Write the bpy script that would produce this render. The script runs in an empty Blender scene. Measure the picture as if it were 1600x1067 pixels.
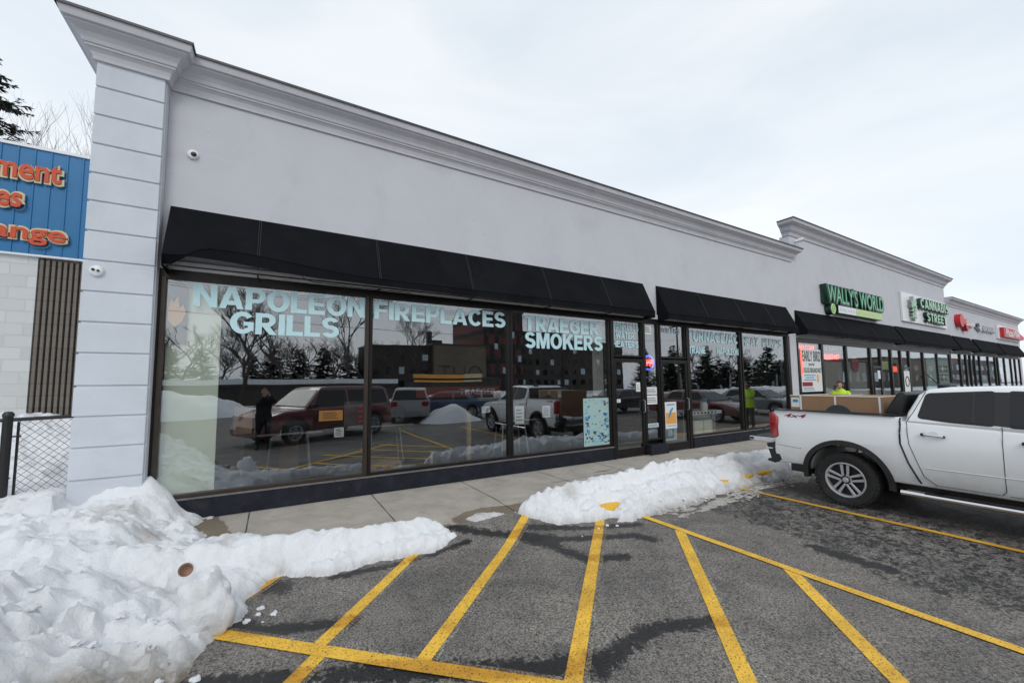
import bpy, bmesh, math, random
from math import sin, cos, pi, radians as R
from mathutils import Vector as V, Matrix, noise
import numpy as np
random.seed(7)
sc = bpy.context.scene
COL = sc.collection
# ------------------------------------------------------------------ camera
cam_d = bpy.data.cameras.new('camera'); cam = bpy.data.objects.new('camera', cam_d); COL.objects.link(cam)
RM = Matrix(((0.86187457, -0.03003745, -0.50623116), (-0.50702042, -0.07097185, -0.85900716), (-0.01012577, 0.99702595, -0.07639843)))
cam.matrix_world = Matrix.Translation((0, -6.85, 1.74)) @ RM.to_4x4()
cam_d.sensor_width = 36; cam_d.lens = 36 * 632 / 1600; cam_d.shift_y = 0.01; cam_d.clip_start = 0.01; cam_d.clip_end = 3000
sc.camera = cam
# ------------------------------------------------------------------ light
SUN_EL, SUN_AZ = 38, 200
world = bpy.data.worlds.new('World'); sc.world = world; world.use_nodes = True
nt = world.node_tree; nt.nodes.clear()
def N(nt, t, **kw):
    n = nt.nodes.new(t)
    for k, v in kw.items():
        if k in n.inputs: n.inputs[k].default_value = v
        else: setattr(n, k, v)
    return n
def L(nt, a, b): nt.links.new(a, b)
wo = N(nt, 'ShaderNodeOutputWorld'); bg = N(nt, 'ShaderNodeBackground'); bg.inputs['Strength'].default_value = 0.1
sky = N(nt, 'ShaderNodeTexSky'); sky.sky_type = 'NISHITA'; sky.sun_disc = False
sky.sun_elevation = R(SUN_EL); sky.sun_rotation = R(SUN_AZ); sky.air_density = 1.2; sky.dust_density = 3
tc = N(nt, 'ShaderNodeTexCoord'); mp = N(nt, 'ShaderNodeMapping'); mp.inputs['Scale'].default_value = (1.0, 1.0, 3.2)
mp.inputs['Rotation'].default_value = (0, 0, 0.5)
L(nt, tc.outputs['Generated'], mp.inputs['Vector'])
nz = N(nt, 'ShaderNodeTexNoise', Scale=1.6, Detail=5.0, Roughness=0.5, Distortion=0.6); L(nt, mp.outputs[0], nz.inputs['Vector'])
cr = N(nt, 'ShaderNodeValToRGB'); L(nt, nz.outputs['Fac'], cr.inputs['Fac'])
cr.color_ramp.elements[0].position = 0.36; cr.color_ramp.elements[0].color = (6.55, 7.2, 7.85, 1)
cr.color_ramp.elements[1].position = 0.64; cr.color_ramp.elements[1].color = (7.9, 8.25, 8.6, 1)
sx = N(nt, 'ShaderNodeSeparateXYZ'); L(nt, tc.outputs['Generated'], sx.inputs[0])
mr = N(nt, 'ShaderNodeMapRange'); L(nt, sx.outputs['Z'], mr.inputs['Value'])
mr.inputs['From Min'].default_value = 0.0; mr.inputs['From Max'].default_value = 0.6; mr.inputs['To Min'].default_value = 1.05; mr.inputs['To Max'].default_value = 0.92
hz = N(nt, 'ShaderNodeVectorMath', operation='SCALE'); L(nt, cr.outputs['Color'], hz.inputs[0]); L(nt, mr.outputs[0], hz.inputs['Scale'])
mx = N(nt, 'ShaderNodeMix', data_type='RGBA'); mx.inputs[0].default_value = 0.93
L(nt, sky.outputs[0], mx.inputs[6]); L(nt, hz.outputs[0], mx.inputs[7]); L(nt, mx.outputs[2], bg.inputs['Color']); L(nt, bg.outputs[0], wo.inputs['Surface'])
sd = bpy.data.lights.new('sun', 'SUN'); sun = bpy.data.objects.new('sun', sd); COL.objects.link(sun)
sd.energy = 0.7; sd.angle = R(25); sd.color = (1, 0.97, 0.92)
# sky sun_rotation is measured clockwise from +Y
az = R(SUN_AZ); dirv = V((sin(az) * cos(R(SUN_EL)), cos(az) * cos(R(SUN_EL)), sin(R(SUN_EL))))
sun.rotation_euler = dirv.to_track_quat('Z', 'Y').to_euler()
sc.view_settings.view_transform = 'Standard'; sc.view_settings.look = 'None'; sc.view_settings.gamma = 1; sc.view_settings.exposure = 0.38
sc.cycles.use_denoising = True
sc.cycles.max_bounces = 8; sc.cycles.transparent_max_bounces = 16; sc.cycles.glossy_bounces = 4
# ------------------------------------------------------------------ materials
def mat(name):
    m = bpy.data.materials.new(name); m.use_nodes = True
    return m, m.node_tree, m.node_tree.nodes['Principled BSDF']
def c4(c): return (c[0], c[1], c[2], 1)
def pbr(name, col, rough=0.6, metal=0.0, var=0.0, vscale=4.0, bump=0.0, bscale=60.0, coat=0.0, dirt=None, dscale=2.0, emit=None, estr=0.0, spec=0.5):
    m, t, b = mat(name)
    b.inputs['Roughness'].default_value = rough; b.inputs['Metallic'].default_value = metal
    b.inputs['Coat Weight'].default_value = coat; b.inputs['Specular IOR Level'].default_value = spec
    b.inputs['Base Color'].default_value = c4(col)
    co = N(t, 'ShaderNodeTexCoord'); last = None
    if var > 0:
        n = N(t, 'ShaderNodeTexNoise', Scale=vscale, Detail=6.0, Roughness=0.6); L(t, co.outputs['Object'], n.inputs['Vector'])
        r = N(t, 'ShaderNodeValToRGB'); L(t, n.outputs['Fac'], r.inputs['Fac'])
        r.color_ramp.elements[0].position = .3; r.color_ramp.elements[1].position = .7
        r.color_ramp.elements[0].color = c4([x * (1 - var) for x in col]); r.color_ramp.elements[1].color = c4([min(1, x * (1 + var)) for x in col])
        last = r.outputs['Color']
    if dirt:
        n = N(t, 'ShaderNodeTexNoise', Scale=dscale, Detail=8.0, Roughness=0.65, Distortion=0.4); L(t, co.outputs['Object'], n.inputs['Vector'])
        r = N(t, 'ShaderNodeValToRGB'); L(t, n.outputs['Fac'], r.inputs['Fac'])
        r.color_ramp.elements[0].position = .52; r.color_ramp.elements[1].position = .72
        r.color_ramp.elements[0].color = (0, 0, 0, 1); r.color_ramp.elements[1].color = (.8, .8, .8, 1)
        k = N(t, 'ShaderNodeMix', data_type='RGBA'); L(t, r.outputs['Color'], k.inputs[0])
        if last: L(t, last, k.inputs[6])
        else: k.inputs[6].default_value = c4(col)
        k.inputs[7].default_value = c4(dirt); last = k.outputs[2]
    if last: L(t, last, b.inputs['Base Color'])
    if bump > 0:
        n = N(t, 'ShaderNodeTexNoise', Scale=bscale, Detail=5.0); L(t, co.outputs['Object'], n.inputs['Vector'])
        u = N(t, 'ShaderNodeBump', Strength=min(1, bump), Distance=0.01); L(t, n.outputs['Fac'], u.inputs['Height']); L(t, u.outputs[0], b.inputs['Normal'])
    if emit:
        b.inputs['Emission Color'].default_value = c4(emit); b.inputs['Emission Strength'].default_value = estr
    return m
M = {}
M['stucco'] = pbr('stucco', (.56, .57, .615), .9, var=.03, vscale=1.3, bump=.5, bscale=130, dirt=(.49, .495, .54), dscale=.9)
M['stucco_pil'] = pbr('stucco_pil', (.60, .64, .70), .85, var=.045, vscale=2.2, bump=.35, bscale=160, dirt=(.53, .565, .62), dscale=1.5)
M['cornice'] = pbr('cornice', (.545, .55, .59), .85, var=.09, vscale=1.2, bump=.3, bscale=120, dirt=(.48, .48, .50), dscale=1.2)
M['flashing'] = pbr('flashing', (.05, .05, .055), .45, metal=.4, var=.3, vscale=3)
M['plinth'] = pbr('plinth', (.013, .015, .024), .6, var=.35, vscale=5, bump=.3, bscale=50, dirt=(.03, .031, .04), dscale=7, spec=.25)
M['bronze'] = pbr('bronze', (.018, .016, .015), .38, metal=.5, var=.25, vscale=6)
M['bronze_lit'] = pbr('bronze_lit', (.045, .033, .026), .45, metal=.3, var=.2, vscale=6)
M['sill'] = pbr('sill', (.16, .15, .15), .5, var=.3, vscale=9)
M['awning'] = pbr('awning', (.0075, .0085, .011), .9, spec=.08, var=.25, vscale=1.5, bump=.3, bscale=250, dirt=(.012, .013, .016), dscale=2.2)
M['seam'] = pbr('seam', (.035, .036, .04), .8)
M['soffit'] = pbr('soffit', (.62, .62, .63), .7, var=.1)
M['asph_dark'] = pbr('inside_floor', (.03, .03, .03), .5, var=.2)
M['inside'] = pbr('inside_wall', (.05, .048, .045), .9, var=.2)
M['vinyl'] = pbr('vinyl', (.52, .76, .82), .5, var=.05, vscale=12)
M['vinyl2'] = pbr('vinyl_pale', (.50, .62, .68), .6, var=.06, vscale=12)
M['white'] = pbr('white_plastic', (.75, .76, .78), .35)
M['black'] = pbr('black_plastic', (.012, .012, .013), .4)
M['rubber'] = pbr('rubber', (.018, .018, .019), .85, var=.3, vscale=12, bump=.4, bscale=90, dirt=(.05, .048, .045), dscale=7)
M['chrome'] = pbr('chrome', (.7, .7, .72), .12, metal=1)
M['alloy'] = pbr('alloy', (.40, .41, .43), .35, metal=.15, var=.08, vscale=9)
M['alloy_dark'] = pbr('alloy_dark', (.018, .018, .02), .5, metal=.3)
M['paper'] = pbr('paper', (.72, .74, .74), .7)
M['card'] = pbr('cardboard', (.30, .18, .105), .85, var=.08, vscale=5, bump=.15, bscale=100)
M['board'] = pbr('pale_board', (.80, .84, .70), .8, var=.06, vscale=1.2)
M['wood'] = pbr('wood', (.30, .20, .11), .7, var=.3, vscale=6)
M['skin'] = pbr('skin', (.50, .30, .22), .55)
M['hair'] = pbr('hair', (.045, .022, .014), .7, var=.4, vscale=40)
M['hivis'] = pbr('hivis', (.50, .80, .03), .7, var=.08, vscale=10)
M['darkcloth'] = pbr('dark_cloth', (.012, .012, .014), .9, var=.2)
M['greycloth'] = pbr('grey_cloth', (.06, .065, .07), .9, var=.2)
M['tan_cap'] = pbr('tan_cap', (.25, .17, .10), .9)
M['white_paint'] = None
def car_paint(name, col, dirt):
    m, t, b = mat(name); b.inputs['Roughness'].default_value = .32; b.inputs['Coat Weight'].default_value = .9; b.inputs['Coat Roughness'].default_value = .06
    co = N(t, 'ShaderNodeTexCoord'); s = N(t, 'ShaderNodeSeparateXYZ'); L(t, co.outputs['Object'], s.inputs[0])
    n = N(t, 'ShaderNodeTexNoise', Scale=5.0, Detail=8.0, Roughness=.7); L(t, co.outputs['Object'], n.inputs['Vector'])
    a = N(t, 'ShaderNodeMapRange'); L(t, s.outputs['Z'], a.inputs['Value']); a.inputs['From Min'].default_value = .95; a.inputs['From Max'].default_value = .4
    p = N(t, 'ShaderNodeMath', operation='MULTIPLY'); L(t, a.outputs[0], p.inputs[0]); L(t, n.outputs['Fac'], p.inputs[1])
    k = N(t, 'ShaderNodeMix', data_type='RGBA'); L(t, p.outputs[0], k.inputs[0]); k.inputs[6].default_value = c4(col); k.inputs[7].default_value = c4(dirt)
    L(t, k.outputs[2], b.inputs['Base Color']); return m
M['white_paint'] = car_paint('white_paint', (.84, .865, .89), (.28, .25, .20))
M['red_paint'] = car_paint('red_paint', (.13, .012, .018), (.12, .09, .08))
M['silver_paint'] = car_paint('silver_paint', (.36, .38, .40), (.2, .19, .17))
M['blue_paint'] = car_paint('blue_paint', (.03, .07, .16), (.15, .14, .13))
M['black_paint'] = car_paint('black_paint', (.015, .015, .018), (.1, .09, .08))
M['grey_paint'] = car_paint('grey_paint', (.18, .2, .23), (.15, .14, .13))
M['cladding'] = pbr('cladding', (.016, .017, .019), .6, bump=.2, bscale=200)
m, t, b = mat('car_glass'); b.inputs['Base Color'].default_value = (.008, .009, .011, 1); b.inputs['Roughness'].default_value = .03; b.inputs['Specular IOR Level'].default_value = .42; M['car_glass'] = m
M['tail_red'] = pbr('tail_red', (.34, .008, .012), .12, coat=1)
M['red'] = pbr('sign_red', (.55, .02, .03), .4)
M['red_blk'] = pbr('red_dark', (.25, .01, .02), .5)
M['lens'] = pbr('headlamp', (.6, .62, .65), .1, coat=1)
# window glass: clear pane with a coated, reflective face
def glass(name, ior, tint):
    m = bpy.data.materials.new(name); m.use_nodes = True; t = m.node_tree; t.nodes.clear()
    o = N(t, 'ShaderNodeOutputMaterial'); mxs = N(t, 'ShaderNodeMixShader'); fr = N(t, 'ShaderNodeFresnel', IOR=ior)
    tr = N(t, 'ShaderNodeBsdfTransparent'); tr.inputs[0].default_value = c4(tint)
    gl = N(t, 'ShaderNodeBsdfGlossy'); gl.inputs['Color'].default_value = (.93, .96, 1, 1); gl.inputs['Roughness'].default_value = 0.0
    co = N(t, 'ShaderNodeTexCoord'); n = N(t, 'ShaderNodeTexNoise', Scale=1.1, Detail=1.0); L(t, co.outputs['Object'], n.inputs['Vector'])
    bu = N(t, 'ShaderNodeBump', Strength=.25, Distance=.006); L(t, n.outputs['Fac'], bu.inputs['Height']); L(t, bu.outputs[0], gl.inputs['Normal'])
    ge = N(t, 'ShaderNodeNewGeometry'); im = N(t, 'ShaderNodeMix', data_type='FLOAT'); L(t, ge.outputs['Backfacing'], im.inputs[0]); im.inputs[2].default_value = ior; im.inputs[3].default_value = 1 / ior; L(t, im.outputs[0], fr.inputs['IOR'])
    L(t, fr.outputs[0], mxs.inputs[0]); L(t, tr.outputs[0], mxs.inputs[1]); L(t, gl.outputs[0], mxs.inputs[2]); L(t, mxs.outputs[0], o.inputs['Surface'])
    return m
M['glass'] = glass('window_glass', 2.5, (.90, .915, .91))
# snow
def snow_mat(name, dirty=.5, dsc=1.2, tone=(.82, .84, .87)):
    m, t, b = mat(name); b.inputs['Roughness'].default_value = .75
    b.inputs['Subsurface Weight'].default_value = 0.0
    co = N(t, 'ShaderNodeTexCoord')
    n = N(t, 'ShaderNodeTexNoise', Scale=dsc, Detail=9.0, Roughness=.72, Distortion=1.0); L(t, co.outputs['Object'], n.inputs['Vector'])
    r = N(t, 'ShaderNodeValToRGB'); L(t, n.outputs['Fac'], r.inputs['Fac']); r.color_ramp.elements[0].position = .56; r.color_ramp.elements[1].position = .74
    r.color_ramp.elements[0].color = (0, 0, 0, 1); r.color_ramp.elements[1].color = (dirty,) * 3 + (1,)
    at = N(t, 'ShaderNodeAttribute', attribute_name='dirt')
    n3 = N(t, 'ShaderNodeTexNoise', Scale=14.0, Detail=6.0, Roughness=.7); L(t, co.outputs['Object'], n3.inputs['Vector'])
    ma = N(t, 'ShaderNodeMath', operation='MULTIPLY'); L(t, at.outputs['Fac'], ma.inputs[0]); L(t, n3.outputs['Fac'], ma.inputs[1])
    ma2 = N(t, 'ShaderNodeMath', operation='MULTIPLY_ADD'); L(t, ma.outputs[0], ma2.inputs[0]); ma2.inputs[1].default_value = 1.7; L(t, r.outputs['Color'], ma2.inputs[2]); ma2.use_clamp = True
    k = N(t, 'ShaderNodeMix', data_type='RGBA'); L(t, ma2.outputs[0], k.inputs[0]); k.inputs[6].default_value = c4(tone); k.inputs[7].default_value = (.26, .22, .17, 1)
    L(t, k.outputs[2], b.inputs['Base Color'])
    n2 = N(t, 'ShaderNodeTexNoise', Scale=16.0, Detail=12.0, Roughness=.72); L(t, co.outputs['Object'], n2.inputs['Vector'])
    u = N(t, 'ShaderNodeBump', Strength=.85, Distance=.03); L(t, n2.outputs['Fac'], u.inputs['Height']); L(t, u.outputs[0], b.inputs['Normal'])
    return m
M['snow'] = snow_mat('snow', .35)
M['snow_far'] = snow_mat('snow_far', .5, .12)
# asphalt with a wetness attribute
def asphalt_mat():
    m, t, b = mat('asphalt'); co = N(t, 'ShaderNodeTexCoord'); O = co.outputs['Object']
    n1 = N(t, 'ShaderNodeTexNoise', Scale=62.0, Detail=6.0, Roughness=.85); L(t, O, n1.inputs['Vector'])
    r1 = N(t, 'ShaderNodeValToRGB'); L(t, n1.outputs['Fac'], r1.inputs['Fac'])
    r1.color_ramp.elements[0].position = .40; r1.color_ramp.elements[0].color = (.022, .022, .023, 1); r1.color_ramp.elements[1].position = .58; r1.color_ramp.elements[1].color = (.32, .30, .275, 1)
    v = N(t, 'ShaderNodeTexVoronoi', Scale=75.0); L(t, O, v.inputs['Vector'])
    rv = N(t, 'ShaderNodeValToRGB'); L(t, v.outputs['Color'], rv.inputs['Fac']); rv.color_ramp.elements[0].position = .90; rv.color_ramp.elements[0].color = (0, 0, 0, 1); rv.color_ramp.elements[1].position = .97; rv.color_ramp.elements[1].color = (1, 1, 1, 1)
    k0 = N(t, 'ShaderNodeMix', data_type='RGBA'); L(t, rv.outputs['Color'], k0.inputs[0]); L(t, r1.outputs['Color'], k0.inputs[6]); k0.inputs[7].default_value = (.42, .41, .40, 1)
    n2 = N(t, 'ShaderNodeTexNoise', Scale=1.6, Detail=7.0, Roughness=.65, Distortion=.5); L(t, O, n2.inputs['Vector'])
    r2 = N(t, 'ShaderNodeValToRGB'); L(t, n2.outputs['Fac'], r2.inputs['Fac']); r2.color_ramp.elements[0].position = .3; r2.color_ramp.elements[0].color = (.55, .55, .57, 1); r2.color_ramp.elements[1].position = .7; r2.color_ramp.elements[1].color = (1.25, 1.22, 1.18, 1)
    k1 = N(t, 'ShaderNodeMix', data_type='RGBA', blend_type='MULTIPLY'); k1.inputs[0].default_value = 1; L(t, k0.outputs[2], k1.inputs[6]); L(t, r2.outputs['Color'], k1.inputs[7])
    # small dark flecks, pits
    mpn = N(t, 'ShaderNodeMapping'); mpn.inputs['Rotation'].default_value = (0, 0, .6); mpn.inputs['Scale'].default_value = (1, 2.2, 1); L(t, O, mpn.inputs['Vector'])
    n4 = N(t, 'ShaderNodeTexNoise', Scale=15.0, Detail=5.0, Roughness=.7); L(t, mpn.outputs[0], n4.inputs['Vector'])
    r4 = N(t, 'ShaderNodeValToRGB'); L(t, n4.outputs['Fac'], r4.inputs['Fac']); r4.color_ramp.elements[0].position = .33; r4.color_ramp.elements[0].color = (.25, .25, .25, 1); r4.color_ramp.elements[1].position = .41; r4.color_ramp.elements[1].color = (1, 1, 1, 1)
    k2 = N(t, 'ShaderNodeMix', data_type='RGBA', blend_type='MULTIPLY'); k2.inputs[0].default_value = 1; L(t, k1.outputs[2], k2.inputs[6]); L(t, r4.outputs['Color'], k2.inputs[7])
    at = N(t, 'ShaderNodeAttribute', attribute_name='wet')
    n3 = N(t, 'ShaderNodeTexNoise', Scale=11.0, Detail=10.0, Roughness=.8, Distortion=1.2); L(t, O, n3.inputs['Vector'])
    a1 = N(t, 'ShaderNodeMath', operation='MULTIPLY_ADD'); L(t, n3.outputs['Fac'], a1.inputs[0]); a1.inputs[1].default_value = 2.9; L(t, at.outputs['Fac'], a1.inputs[2])
    a2 = N(t, 'ShaderNodeMapRange'); L(t, a1.outputs[0], a2.inputs['Value']); a2.inputs['From Min'].default_value = 1.89; a2.inputs['From Max'].default_value = 2.03
    k3 = N(t, 'ShaderNodeMix', data_type='RGBA', blend_type='MULTIPLY'); L(t, a2.outputs[0], k3.inputs[0]); L(t, k2.outputs[2], k3.inputs[6]); k3.inputs[7].default_value = (.10, .10, .11, 1)
    L(t, k3.outputs[2], b.inputs['Base Color'])
    rr = N(t, 'ShaderNodeMapRange'); L(t, a2.outputs[0], rr.inputs['Value']); rr.inputs['To Min'].default_value = .88; rr.inputs['To Max'].default_value = .5; L(t, rr.outputs[0], b.inputs['Roughness'])
    bu = N(t, 'ShaderNodeBump', Strength=.6, Distance=.006); L(t, n1.outputs['Fac'], bu.inputs['Height']); L(t, bu.outputs[0], b.inputs['Normal'])
    return m
M['asphalt'] = asphalt_mat()
def paint_mat(name, col, worn):
    m, t, b = mat(name); co = N(t, 'ShaderNodeTexCoord'); O = co.outputs['Object']; b.inputs['Roughness'].default_value = .7
    n1 = N(t, 'ShaderNodeTexNoise', Scale=70.0, Detail=6.0, Roughness=.75); L(t, O, n1.inputs['Vector'])
    r1 = N(t, 'ShaderNodeValToRGB'); L(t, n1.outputs['Fac'], r1.inputs['Fac']); r1.color_ramp.elements[0].position = worn; r1.color_ramp.elements[0].color = (.07, .06, .05, 1); r1.color_ramp.elements[1].position = worn + .07; r1.color_ramp.elements[1].color = c4(col)
    n2 = N(t, 'ShaderNodeTexNoise', Scale=3.0, Detail=6.0, Roughness=.7); L(t, O, n2.inputs['Vector'])
    r2 = N(t, 'ShaderNodeValToRGB'); L(t, n2.outputs['Fac'], r2.inputs['Fac']); r2.color_ramp.elements[0].position = .35; r2.color_ramp.elements[0].color = (.72, .68, .66, 1); r2.color_ramp.elements[1].position = .6; r2.color_ramp.elements[1].color = (1, 1, 1, 1)
    k = N(t, 'ShaderNodeMix', data_type='RGBA', blend_type='MULTIPLY'); k.inputs[0].default_value = 1; L(t, r1.outputs['Color'], k.inputs[6]); L(t, r2.outputs['Color'], k.inputs[7])
    at = N(t, 'ShaderNodeAttribute', attribute_name='wet')
    a2 = N(t, 'ShaderNodeMapRange'); L(t, at.outputs['Fac'], a2.inputs['Value']); a2.inputs['From Min'].default_value = .35; a2.inputs['From Max'].default_value = .6
    k3 = N(t, 'ShaderNodeMix', data_type='RGBA', blend_type='MULTIPLY'); L(t, a2.outputs[0], k3.inputs[0]); L(t, k.outputs[2], k3.inputs[6]); k3.inputs[7].default_value = (.72, .62, .5, 1)
    L(t, k3.outputs[2], b.inputs['Base Color'])
    bu = N(t, 'ShaderNodeBump', Strength=.4, Distance=.004); L(t, n1.outputs['Fac'], bu.inputs['Height']); L(t, bu.outputs[0], b.inputs['Normal'])
    return m
M['yellow'] = paint_mat('yellow_paint', (.92, .55, .06), .385)
M['ghost'] = paint_mat('old_white_paint', (.36, .35, .30), .47)
def concrete_mat():
    m, t, b = mat('concrete'); co = N(t, 'ShaderNodeTexCoord'); O = co.outputs['Object']; b.inputs['Roughness'].default_value = .85
    n1 = N(t, 'ShaderNodeTexNoise', Scale=2.2, Detail=9.0, Roughness=.7, Distortion=.4); L(t, O, n1.inputs['Vector'])
    r1 = N(t, 'ShaderNodeValToRGB'); L(t, n1.outputs['Fac'], r1.inputs['Fac']); r1.color_ramp.elements[0].position = .3; r1.color_ramp.elements[0].color = (.33, .30, .262, 1); r1.color_ramp.elements[1].position = .7; r1.color_ramp.elements[1].color = (.51, .465, .41, 1)
    n2 = N(t, 'ShaderNodeTexNoise', Scale=85.0, Detail=4.0, Roughness=.8); L(t, O, n2.inputs['Vector'])
    r2 = N(t, 'ShaderNodeValToRGB'); L(t, n2.outputs['Fac'], r2.inputs['Fac']); r2.color_ramp.elements[0].position = .35; r2.color_ramp.elements[0].color = (.68, .68, .68, 1); r2.color_ramp.elements[1].position = .65; r2.color_ramp.elements[1].color = (1.2, 1.2, 1.2, 1)
    k = N(t, 'ShaderNodeMix', data_type='RGBA', blend_type='MULTIPLY'); k.inputs[0].default_value = 1; L(t, r1.outputs['Color'], k.inputs[6]); L(t, r2.outputs['Color'], k.inputs[7])
    v = N(t, 'ShaderNodeTexVoronoi', Scale=26.0); L(t, O, v.inputs['Vector'])
    rv = N(t, 'ShaderNodeValToRGB'); L(t, v.outputs['Distance'], rv.inputs['Fac']); rv.color_ramp.elements[0].position = .03; rv.color_ramp.elements[0].color = (1, 1, 1, 1); rv.color_ramp.elements[1].position = .10; rv.color_ramp.elements[1].color = (0, 0, 0, 1)
    kk = N(t, 'ShaderNodeMix', data_type='RGBA'); L(t, rv.outputs['Color'], kk.inputs[0]); L(t, k.outputs[2], kk.inputs[6]); kk.inputs[7].default_value = (.5, .5, .5, 1)
    at = N(t, 'ShaderNodeAttribute', attribute_name='wet')
    n3 = N(t, 'ShaderNodeTexNoise', Scale=5.0, Detail=6.0); L(t, O, n3.inputs['Vector'])
    a1 = N(t, 'ShaderNodeMath', operation='MULTIPLY_ADD'); L(t, n3.outputs['Fac'], a1.inputs[0]); a1.inputs[1].default_value = .5; L(t, at.outputs['Fac'], a1.inputs[2])
    a2 = N(t, 'ShaderNodeMapRange'); L(t, a1.outputs[0], a2.inputs['Value']); a2.inputs['From Min'].default_value = .70; a2.inputs['From Max'].default_value = .76
    k3 = N(t, 'ShaderNodeMix', data_type='RGBA', blend_type='MULTIPLY'); L(t, a2.outputs[0], k3.inputs[0]); L(t, kk.outputs[2], k3.inputs[6]); k3.inputs[7].default_value = (.50, .44, .36, 1)
    L(t, k3.outputs[2], b.inputs['Base Color'])
    bu = N(t, 'ShaderNodeBump', Strength=.3, Distance=.004); L(t, n2.outputs['Fac'], bu.inputs['Height']); L(t, bu.outputs[0], b.inputs['Normal'])
    return m
M['concrete'] = concrete_mat()
# painted block wall / ribbed block
def block_mat(name, col, w, h, mortar, msize=.012):
    m, t, b = mat(name); co = N(t, 'ShaderNodeTexCoord'); s = N(t, 'ShaderNodeSeparateXYZ'); L(t, co.outputs['Object'], s.inputs[0])
    cb = N(t, 'ShaderNodeCombineXYZ'); L(t, s.outputs['X'], cb.inputs['X']); L(t, s.outputs['Z'], cb.inputs['Y'])
    br = N(t, 'ShaderNodeTexBrick'); L(t, cb.outputs[0], br.inputs['Vector']); br.inputs['Scale'].default_value = 1
    br.inputs['Brick Width'].default_value = w; br.inputs['Row Height'].default_value = h; br.inputs['Mortar Size'].default_value = msize
    br.inputs['Color1'].default_value = c4(col); br.inputs['Color2'].default_value = c4([x * .86 for x in col]); br.inputs['Mortar'].default_value = c4(mortar)
    L(t, br.outputs['Color'], b.inputs['Base Color']); b.inputs['Roughness'].default_value = .85
    u = N(t, 'ShaderNodeBump', Strength=.6, Distance=.01, invert=True); L(t, br.outputs['Fac'], u.inputs['Height']); L(t, u.outputs[0], b.inputs['Normal'])
    return m
M['white_block'] = block_mat('white_block', (.62, .64, .64), .4, .2, (.54, .56, .56), .008)
M['rib'] = block_mat('ribbed_block', (.17, .15, .13), 9.0, .2, (.13, .11, .095), .006)
M['brick_red'] = block_mat('red_brick', (.14, .05, .04), 2.4, 3.0, (.02, .02, .02), .5)
M['tan_wall'] = pbr('tan_wall', (.17, .14, .10), .9, var=.2, vscale=.3)
M['dark_wall'] = pbr('dark_wall', (.06, .05, .045), .9, var=.3, vscale=.4)
M['blue'] = pbr('blue_panel', (.003, .15, .36), .45, var=.08, vscale=2)
M['orange_red'] = pbr('orange_red', (.56, .06, .012), .5)
M['cream'] = pbr('cream', (.62, .52, .33), .5)
M['green_face'] = pbr('green_face', (.16, .50, .30), .4)
M['green_side'] = pbr('green_side', (.006, .04, .025), .4)
M['lime'] = pbr('lime', (.50, .68, .22), .4)
M['pale_green'] = pbr('pale_green', (.36, .60, .42), .4)
M['silver_letter'] = pbr('silver_letter', (.42, .44, .46), .35, metal=.3)
M['bark'] = pbr('bark', (.06, .05, .045), .9, var=.3, vscale=20)
M['twig'] = pbr('twig', (.075, .062, .055), .9)
M['needles'] = pbr('needles', (.018, .032, .02), .8, var=.4, vscale=3)
M['open_red'] = pbr('neon_red', (.8, .1, .1), .4, emit=(1, .12, .10), estr=1.6)
M['open_blue'] = pbr('neon_blue', (.1, .12, .8), .4, emit=(.10, .14, 1), estr=1.6)
M['lamp_red'] = pbr('red_lamp', (.9, .1, .05), .4, emit=(1, .1, .05), estr=1.3)
M['pink'] = pbr('pink', (.6, .22, .24), .5)
M['teal_film'] = pbr('teal_film', (.35, .50, .50), .5, var=.05)
M['grey_shade'] = pbr('grey_shade', (.34, .34, .32), .8)
M['poster_blue'] = pbr('poster_blue', (.05, .28, .50), .5)
M['poster_orange'] = pbr('poster_orange', (.75, .36, .08), .5)
M['ink'] = pbr('ink', (.03, .05, .06), .6)
M['banner_red'] = pbr('banner_red', (.35, .06, .03), .6)
M['steel'] = pbr('steel', (.40, .43, .43), .35, metal=.5, var=.1)
M['cup_in'] = pbr('cup_paper', (.62, .46, .37), .8)
M['granite'] = pbr('granite', (.20, .20, .21), .7)
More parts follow.
